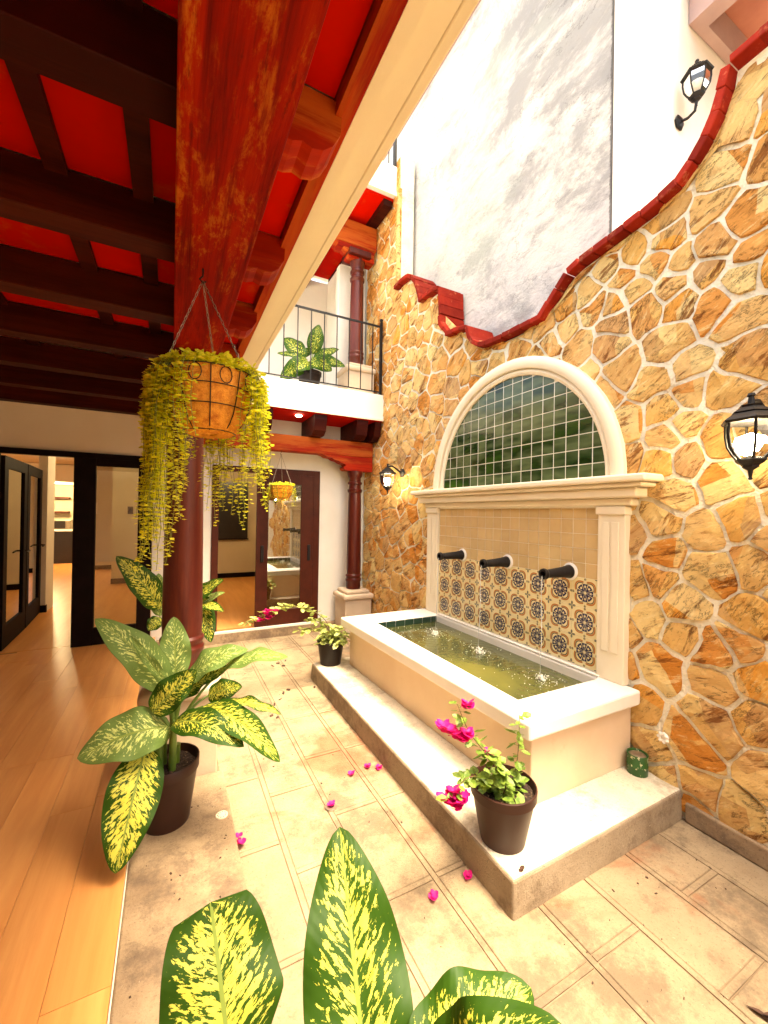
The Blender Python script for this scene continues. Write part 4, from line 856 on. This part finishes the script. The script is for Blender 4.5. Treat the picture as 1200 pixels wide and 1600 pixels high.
# ---------------------------------------------------------------- hanging baskets
def smallleaf(mb,p,d,n,l,w):
    p=Vector(p); d=Vector(d).normalized(); n=Vector(n); n=(n-d*n.dot(d)); 
    if n.length<1e-3: n=d.orthogonal()
    n.normalize(); s=d.cross(n); o=len(mb.v)
    mb.v+= [tuple(p),tuple(p+d*l*.35+s*w*.5+n*l*.05),tuple(p+d*l*.75+s*w*.42),tuple(p+d*l),tuple(p+d*l*.75-s*w*.42),tuple(p+d*l*.35-s*w*.5+n*l*.05),tuple(p+d*l*.5-n*l*.06)]
    for a,b in ((0,1),(1,2),(2,3),(3,4),(4,5),(5,0)): mb.f.append((o+a,o+b,o+6))
def basket(lab,c,R,H,hook,strands,lsz,seed):
    g=random.Random(seed); c=Vector(c); r=thing('hanging_basket',lab,'hanging basket',tuple(c),'hanging baskets'); n=28
    prof=[(.001,0),(R*.42,.0),(R*.60,H*.05),(R*.78,H*.25),(R*.90,H*.55),(R*.98,H*.90),(R,H),(R*.95,H),(R*.9,H*.9)]
    mb=MB(); mb.lathe(prof,c,n=32,caps=False); mb.v=[tuple(Vector(v)+Vector((g.uniform(-1,1),g.uniform(-1,1),g.uniform(-1,1)))*R*.015) for v in mb.v]; mb.build('fibre_liner','coco',r,smooth=True)
    wr=MB(); t=R*.012
    def rr(f): 
        for (a,b),(c2,d) in zip(prof,prof[1:]):
            if b<=f*H<=d and d>b: return a+(c2-a)*(f*H-b)/(d-b)
        return R
    for f in (.04,.42,.72,1.0):
        q=rr(f)*1.03; wr.tube([c+Vector((q*math.cos(2*PI*i/n),q*math.sin(2*PI*i/n),f*H)) for i in range(n)],t,5,closed=True)
    for k in range(10):
        a=2*PI*k/10+.25; wr.tube([c+Vector((rr(f)*1.035*math.cos(a),rr(f)*1.035*math.sin(a),f*H)) for f in (.03,.15,.3,.45,.6,.8,1.0)],t,5)
        a2=a+PI/10; wr.tube([c+Vector((rr(.86)*1.04*math.cos(a2+.13*math.cos(th)),rr(.86)*1.04*math.sin(a2+.13*math.cos(th)),H*.86+H*.13*math.sin(th))) for th in [2*PI*i/14 for i in range(14)]],t*.9,5,closed=True)
    wr.build('wire_frame','black',r)
    hk=Vector(hook); MB().tube([hk,hk-Vector((0,0,.03)),hk-Vector((.012,0,.045)),hk-Vector((0,0,.06)),hk+Vector((.012,0,-.05))],.0035,6).build('hook','black',r)
    for k in range(3):
        a=2*PI*k/3+1.3; e=c+Vector((R*math.cos(a),R*math.sin(a),H)); s=hk-Vector((0,0,.05)); Ln=(e-s).length; m=max(6,int(Ln/.019)) if R>.12 else 12; mb=MB(); d=(e-s)/m
        for i in range(m):
            p=s+d*i; dn=d.normalized(); o1=dn.orthogonal().normalized(); o2=dn.cross(o1); ax=o1 if i%2 else o2; hl=d.length*.62; wd=.0042
            mb.tube([p+d*.5+dn*hl*math.cos(th)+ax*wd*math.sin(th) for th in [2*PI*q/8 for q in range(8)]],.0013,4,closed=True)
        mb.build('chain','steel',r)
    # moss mound of foliage at the top
    mb=MB()
    for i in range(int(900*strands[0])):
        a=g.uniform(0,2*PI); q=R*1.08*math.sqrt(g.random()); p=c+Vector((q*math.cos(a),q*math.sin(a),H+g.uniform(-.01,.05)*R/.17*(1.3-q/R*.6)))
        smallleaf(mb,p,(g.uniform(-1,1),g.uniform(-1,1),g.uniform(-.3,1)),(0,0,1),lsz*g.uniform(.8,1.4),lsz*g.uniform(.7,1.1))
    mb.build('foliage_mound','trail',r,kind='stuff')
    for (a,L) in strands[1]:
        rr_=R*g.uniform(.96,1.18); p=c+Vector((R*.8*math.cos(a),R*.8*math.sin(a),H+.01)); P=[p]; out=Vector((math.cos(a),math.sin(a),0))
        P.append(c+out*rr_+Vector((0,0,H+.012))); q=c+out*(rr_+.02*R/.17)+Vector((0,0,H-.03)); sw=g.uniform(-1,1); sw2=g.uniform(-1,1)
        nn=int(L/.017)
        for i in range(nn):
            P.append(q.copy()); t_=i/nn
            q=q+Vector((.0022*math.sin(i*.33+sw*5)+.0012*sw,.0022*math.cos(i*.27+sw2*5)+.0012*sw2,-.017+.012*max(0,t_-.93)*10))
        mb=MB(); mb.tube(P,.0011,4); st=mb
        lf=MB()
        for i,p in enumerate(P[1:]):
            dens=2 if g.random()<.85 else 1
            for s in range(dens):
                a2=g.uniform(0,2*PI); d=Vector((math.cos(a2),math.sin(a2),g.uniform(-.5,.3))); k=lsz*g.uniform(.65,1.25)*(1-.35*i/len(P)); smallleaf(lf,p+d*.003,d,(g.uniform(-.4,.4),g.uniform(-.4,.4),1),k,k*.9)
        o=lf.build('trailing_strand','trail',r); st.build('strand_stem','trail_stem',o)
g=random.Random(21)
# angle 0 = +x (right in view), the left mass hangs at about 200 degrees
st=[]
for i in range(92): st.append((rad(g.gauss(182,25)),g.choice([.25,.35,.45,.55,.65,.74])*g.uniform(.85,1.08)))
for i in range(17): st.append((rad(g.gauss(-38,10)),g.choice([.2,.3,.4,.52])*g.uniform(.85,1.08)))
for i in range(11): st.append((rad(g.gauss(-8,8)),g.choice([.25,.35,.50])*g.uniform(.85,1.08)))
for i in range(42): st.append((rad(g.gauss(72,34)),g.choice([.3,.42,.5,.62])*g.uniform(.85,1.08)))
for i in range(5): st.append((rad(g.uniform(215,262)),g.choice([.15,.28,.38])))
basket('large hanging basket trailing long yellow green strands below the main beam',(.135,1.85,2.065),.176,.245,(.10,1.85,2.752),(1.4,st),.0245,4)
st=[(rad(g.uniform(0,360)),g.uniform(.08,.28)) for i in range(26)]
basket('small far hanging basket in front of the sliding glass door',(1.30,5.45,1.93),.15,.17,(1.30,5.53,2.58),(.5,st),.02,5)
# ---------------------------------------------------------------- bougainvillea pots
def bract(mb,p,s,g):
    p=Vector(p)
    for k in range(3):
        a=2*PI*k/3+g.uniform(-.3,.3); d=Vector((math.cos(a),math.sin(a),g.uniform(.2,.8))).normalized(); smallleaf(mb,p,d,(g.uniform(-.3,.3),g.uniform(-.3,.3),1),s,s*.95)
def bougain(lab,c,r0,r1,h,branches,flowers,lsz,seed,mats,pm,bush):
    g=random.Random(seed); r=thing('bougainvillea_plant',lab,'potted plant',c,'potted bougainvilleas'); pot(r,c,r0,r1,h,pm); top=Vector(c)+Vector((0,0,h*.87))
    for br in branches:
        P=[Vector(p) for p in br]; 
        # smooth
        Q=[]
        for i in range(len(P)-1):
            p0=P[max(i-1,0)];p1=P[i];p2=P[i+1];p3=P[min(i+2,len(P)-1)]
            for k in range(6):
                t=k/6; Q.append(.5*((2*p1)+(p2-p0)*t+(2*p0-5*p1+4*p2-p3)*t*t+(3*p1-p0-3*p2+p3)*t**3))
        Q.append(P[-1]); b=MB().tube(Q,[.0038-.0025*i/len(Q) for i in range(len(Q))],5).build('branch','twig',r)
        for i,q in enumerate(Q):
            if i<2: continue
            for s in range(2):
                mb=MB(); a=g.uniform(0,2*PI); d=Vector((math.cos(a),math.sin(a),g.uniform(-.55,.4))); l=lsz*g.uniform(.6,1.2); q2=q+d*.012; mb.tube([q,q2],.0009,4); smallleaf(mb,q2,d,(g.uniform(-.6,.6),g.uniform(-.6,.6),1),l,l*.62); mb.build('leaf',mats[0] if g.random()<.6 else mats[1],b)
    mb=MB()
    for i in range(bush[0]):
        a=g.uniform(0,2*PI); q=bush[1]*math.sqrt(g.random()); p=top+Vector((q*math.cos(a)+bush[3],q*math.sin(a),.02+bush[2]*g.random()*(1.1-q/bush[1]))); a=g.uniform(0,2*PI); l=lsz*g.uniform(.7,1.35)
        x=MB(); x.tube([top+(p-top)*.3,p],.0015,4); smallleaf(x,p,(math.cos(a),math.sin(a),g.uniform(-.8,.3)),(g.uniform(-.5,.5),g.uniform(-.5,.5),1),l,l*.62); x.build('leaf',mats[0] if g.random()<.6 else mats[1],r)
    for p in flowers:
        mb=MB()
        for k in range(3): bract(mb,Vector(p)+Vector((g.uniform(-1,1),g.uniform(-1,1),g.uniform(-1,1)))*.012,.031*(lsz/.045),g)
        mb.build('flower','magenta',r)
b3=[((1.49,1.49,.38),(1.44,1.49,.48),(1.378,1.486,.576),(1.30,1.49,.67),(1.23,1.49,.76),(1.162,1.485,.894)),
    ((1.50,1.50,.38),(1.54,1.50,.48),(1.563,1.503,.60),(1.563,1.501,.745)),
    ((1.47,1.48,.38),(1.38,1.475,.50),(1.292,1.475,.535),(1.20,1.465,.56),(1.112,1.456,.51)),
    ((1.49,1.49,.38),(1.42,1.47,.50),(1.36,1.46,.60),(1.30,1.45,.66))]
f3=[(1.125,1.504,.777),(1.15,1.488,.763),(1.17,1.477,.745),(1.198,1.467,.752),(1.185,1.46,.735),(1.208,1.461,.886),(1.337,1.451,.644),(1.09,1.50,.80),(1.075,1.475,.493),(1.105,1.456,.486),(1.13,1.446,.475),(1.15,1.436,.50),(1.12,1.46,.52),(1.16,1.44,.49)]
bougain('magenta bougainvillea in brown pot on the near corner of the fountain plinth',(1.475,1.515,FZ),.105,.16,.275,b3,f3,.056,9,('boug_leaf','boug_leaf'),'pot',(34,.10,.10,-.02))
b2=[((1.52,4.08,.42),(1.44,4.0,.62),(1.338,3.95,.72),(1.22,3.93,.80),(1.10,3.93,.835),(.958,3.957,.835),(.838,3.963,.80),(.74,3.98,.75),(.642,4.009,.707)),
    ((1.50,4.08,.42),(1.36,3.98,.56),(1.24,3.94,.60),(1.12,3.92,.594)),
    ((1.52,4.08,.42),(1.44,4.02,.58),(1.32,3.97,.66),(1.22,3.95,.70))]
f2=[(.87,3.963,.79),(.84,3.96,.80),(.82,3.955,.775),(.86,3.95,.76),(.79,3.955,.73),(.76,3.95,.72),(.83,3.945,.735),(.89,3.96,.80)]
bougain('variegated bougainvillea in dark pot on the far corner of the plinth, arching left',(1.52,4.095,FZ),.105,.145,.25,b2,f2,.074,10,('boug_pale','boug_pale'),'pot_dark',(110,.17,.20,.03))
# fallen petals
for i,(x,y,z,w_) in enumerate(((1.096,2.523,0,'on the paving, leftmost of the row of three near the plinth'),(1.225,2.545,0,'in the row of three beside the plinth, middle one'),(1.290,2.50,0,'closest to the long plinth side'),(1.295,1.555,0,'against the plinth by its near corner'),(1.086,1.542,0,'on the paving left of the plinth corner'),(.345,2.25,0,'at the foot of the concrete ledge'),(.60,5.45,0,'near the door step'),(1.155,1.62,.0,'below the pot on the paving'),(1.20,1.38,FZ-.16,'under the near pot'),(.87,2.30,.004,'inside the floor drain'))):
    if i in (7,8): continue
    g=random.Random(i+40); mb=MB(); bract(mb,(x,y,z+.006),.028,g); bract(mb,(x+.01,y+.008,z+.010),.024,g)
    if i==5: bract(mb,(x+.012,y-.02,.02),.026,g); bract(mb,(x+.0,y+.02,.03),.024,g)
    tag(mb.build('fallen_flower','magenta'),'fallen magenta bougainvillea flower '+w_,'fallen flower','fallen bougainvillea flowers')
# small objects
g=random.Random(77); mb=MB()
for k in range(2): smallleaf(mb,(1.40+.012*k,1.335,FZ+.004+.004*k),(1,.3*k,.2),(0,.2,1),.028,.022)
tag(mb.build('dry_leaf','litter'),'curled brown dry leaf on the plinth near corner','dry leaf')
mb=MB(); smallleaf(mb,(1.86,.70,.006),(.3,-1,.1),(.3,0,1),.10,.022); smallleaf(mb,(1.87,.66,.012),(.6,-.8,.3),(.3,.2,1),.07,.025); tag(mb.build('dry_leaf','litter'),'long brown dry leaf on the paving at the lower right edge','dry leaf')
cn=thing('tin_can','old printed tin can, green and white, beside the basin on the plinth','can',(2.605,1.535,FZ))
MB().lathe([(.056,0),(.058,.004),(.058,.055),(.0595,.057),(.058,.06),(.058,.118),(.060,.121),(.058,.124),(.054,.124),(.053,.112),(.001,.110)],(2.605,1.530,FZ),n=28,caps=False).build('body','can',cn,smooth=True)
MB().lathe([(.050,.113),(.03,.122),(.001,.117)],(2.605,1.53,FZ),n=14,caps=False).build('crumpled_lid','steel',cn)
def drain(lab,x,y,z,r,red):
    d=thing('floor_drain',lab,'drain',(x,y,z)); MB().lathe([(r,0),(r,.003),(r*.95,.005),(r*.45 if red else .001,.0052)],(x,y,z+.0005),n=28,caps=False).build('cover','mantel' if not red else 'steel',d)
    for k in range(10):
        a=2*PI*k/10; q=r*.68; 
        if not red: MB().lathe([(r*.11,0),(.0005,.0008)],(x+q*math.cos(a),y+q*math.sin(a),z+.0058),n=8,caps=False).build('hole','kitchen_dark',d)
    if red: MB().lathe([(r*.5,0),(r*.45,.0005),(.001,.001)],(x,y,z+.003),n=16,caps=False).build('well','kitchen_dark',d)
drain('round perforated drain cover on the concrete ledge',.26,2.284,FZ,.030,False); drain('open round floor drain in the middle of the paving',.872,2.30,.002,.038,True)
sc_=thing('wall_outlet','small white plastered outlet ring on the stone wall near the plinth','outlet',(2.65,1.40,.43)); MB().lathe([(.026,0),(.026,.02),(.020,.024),(.011,.022),(.010,.012)],(2.665,1.405,.430),axis=(-1,0,0),n=9,caps=False).build('ring','white',sc_)
for k in range(7):
    a=2*PI*k/7; MB().ball((2.648,1.405+.026*math.cos(a),.430+.026*math.sin(a)),.010,6,4).build('plaster_lump','white',sc_)
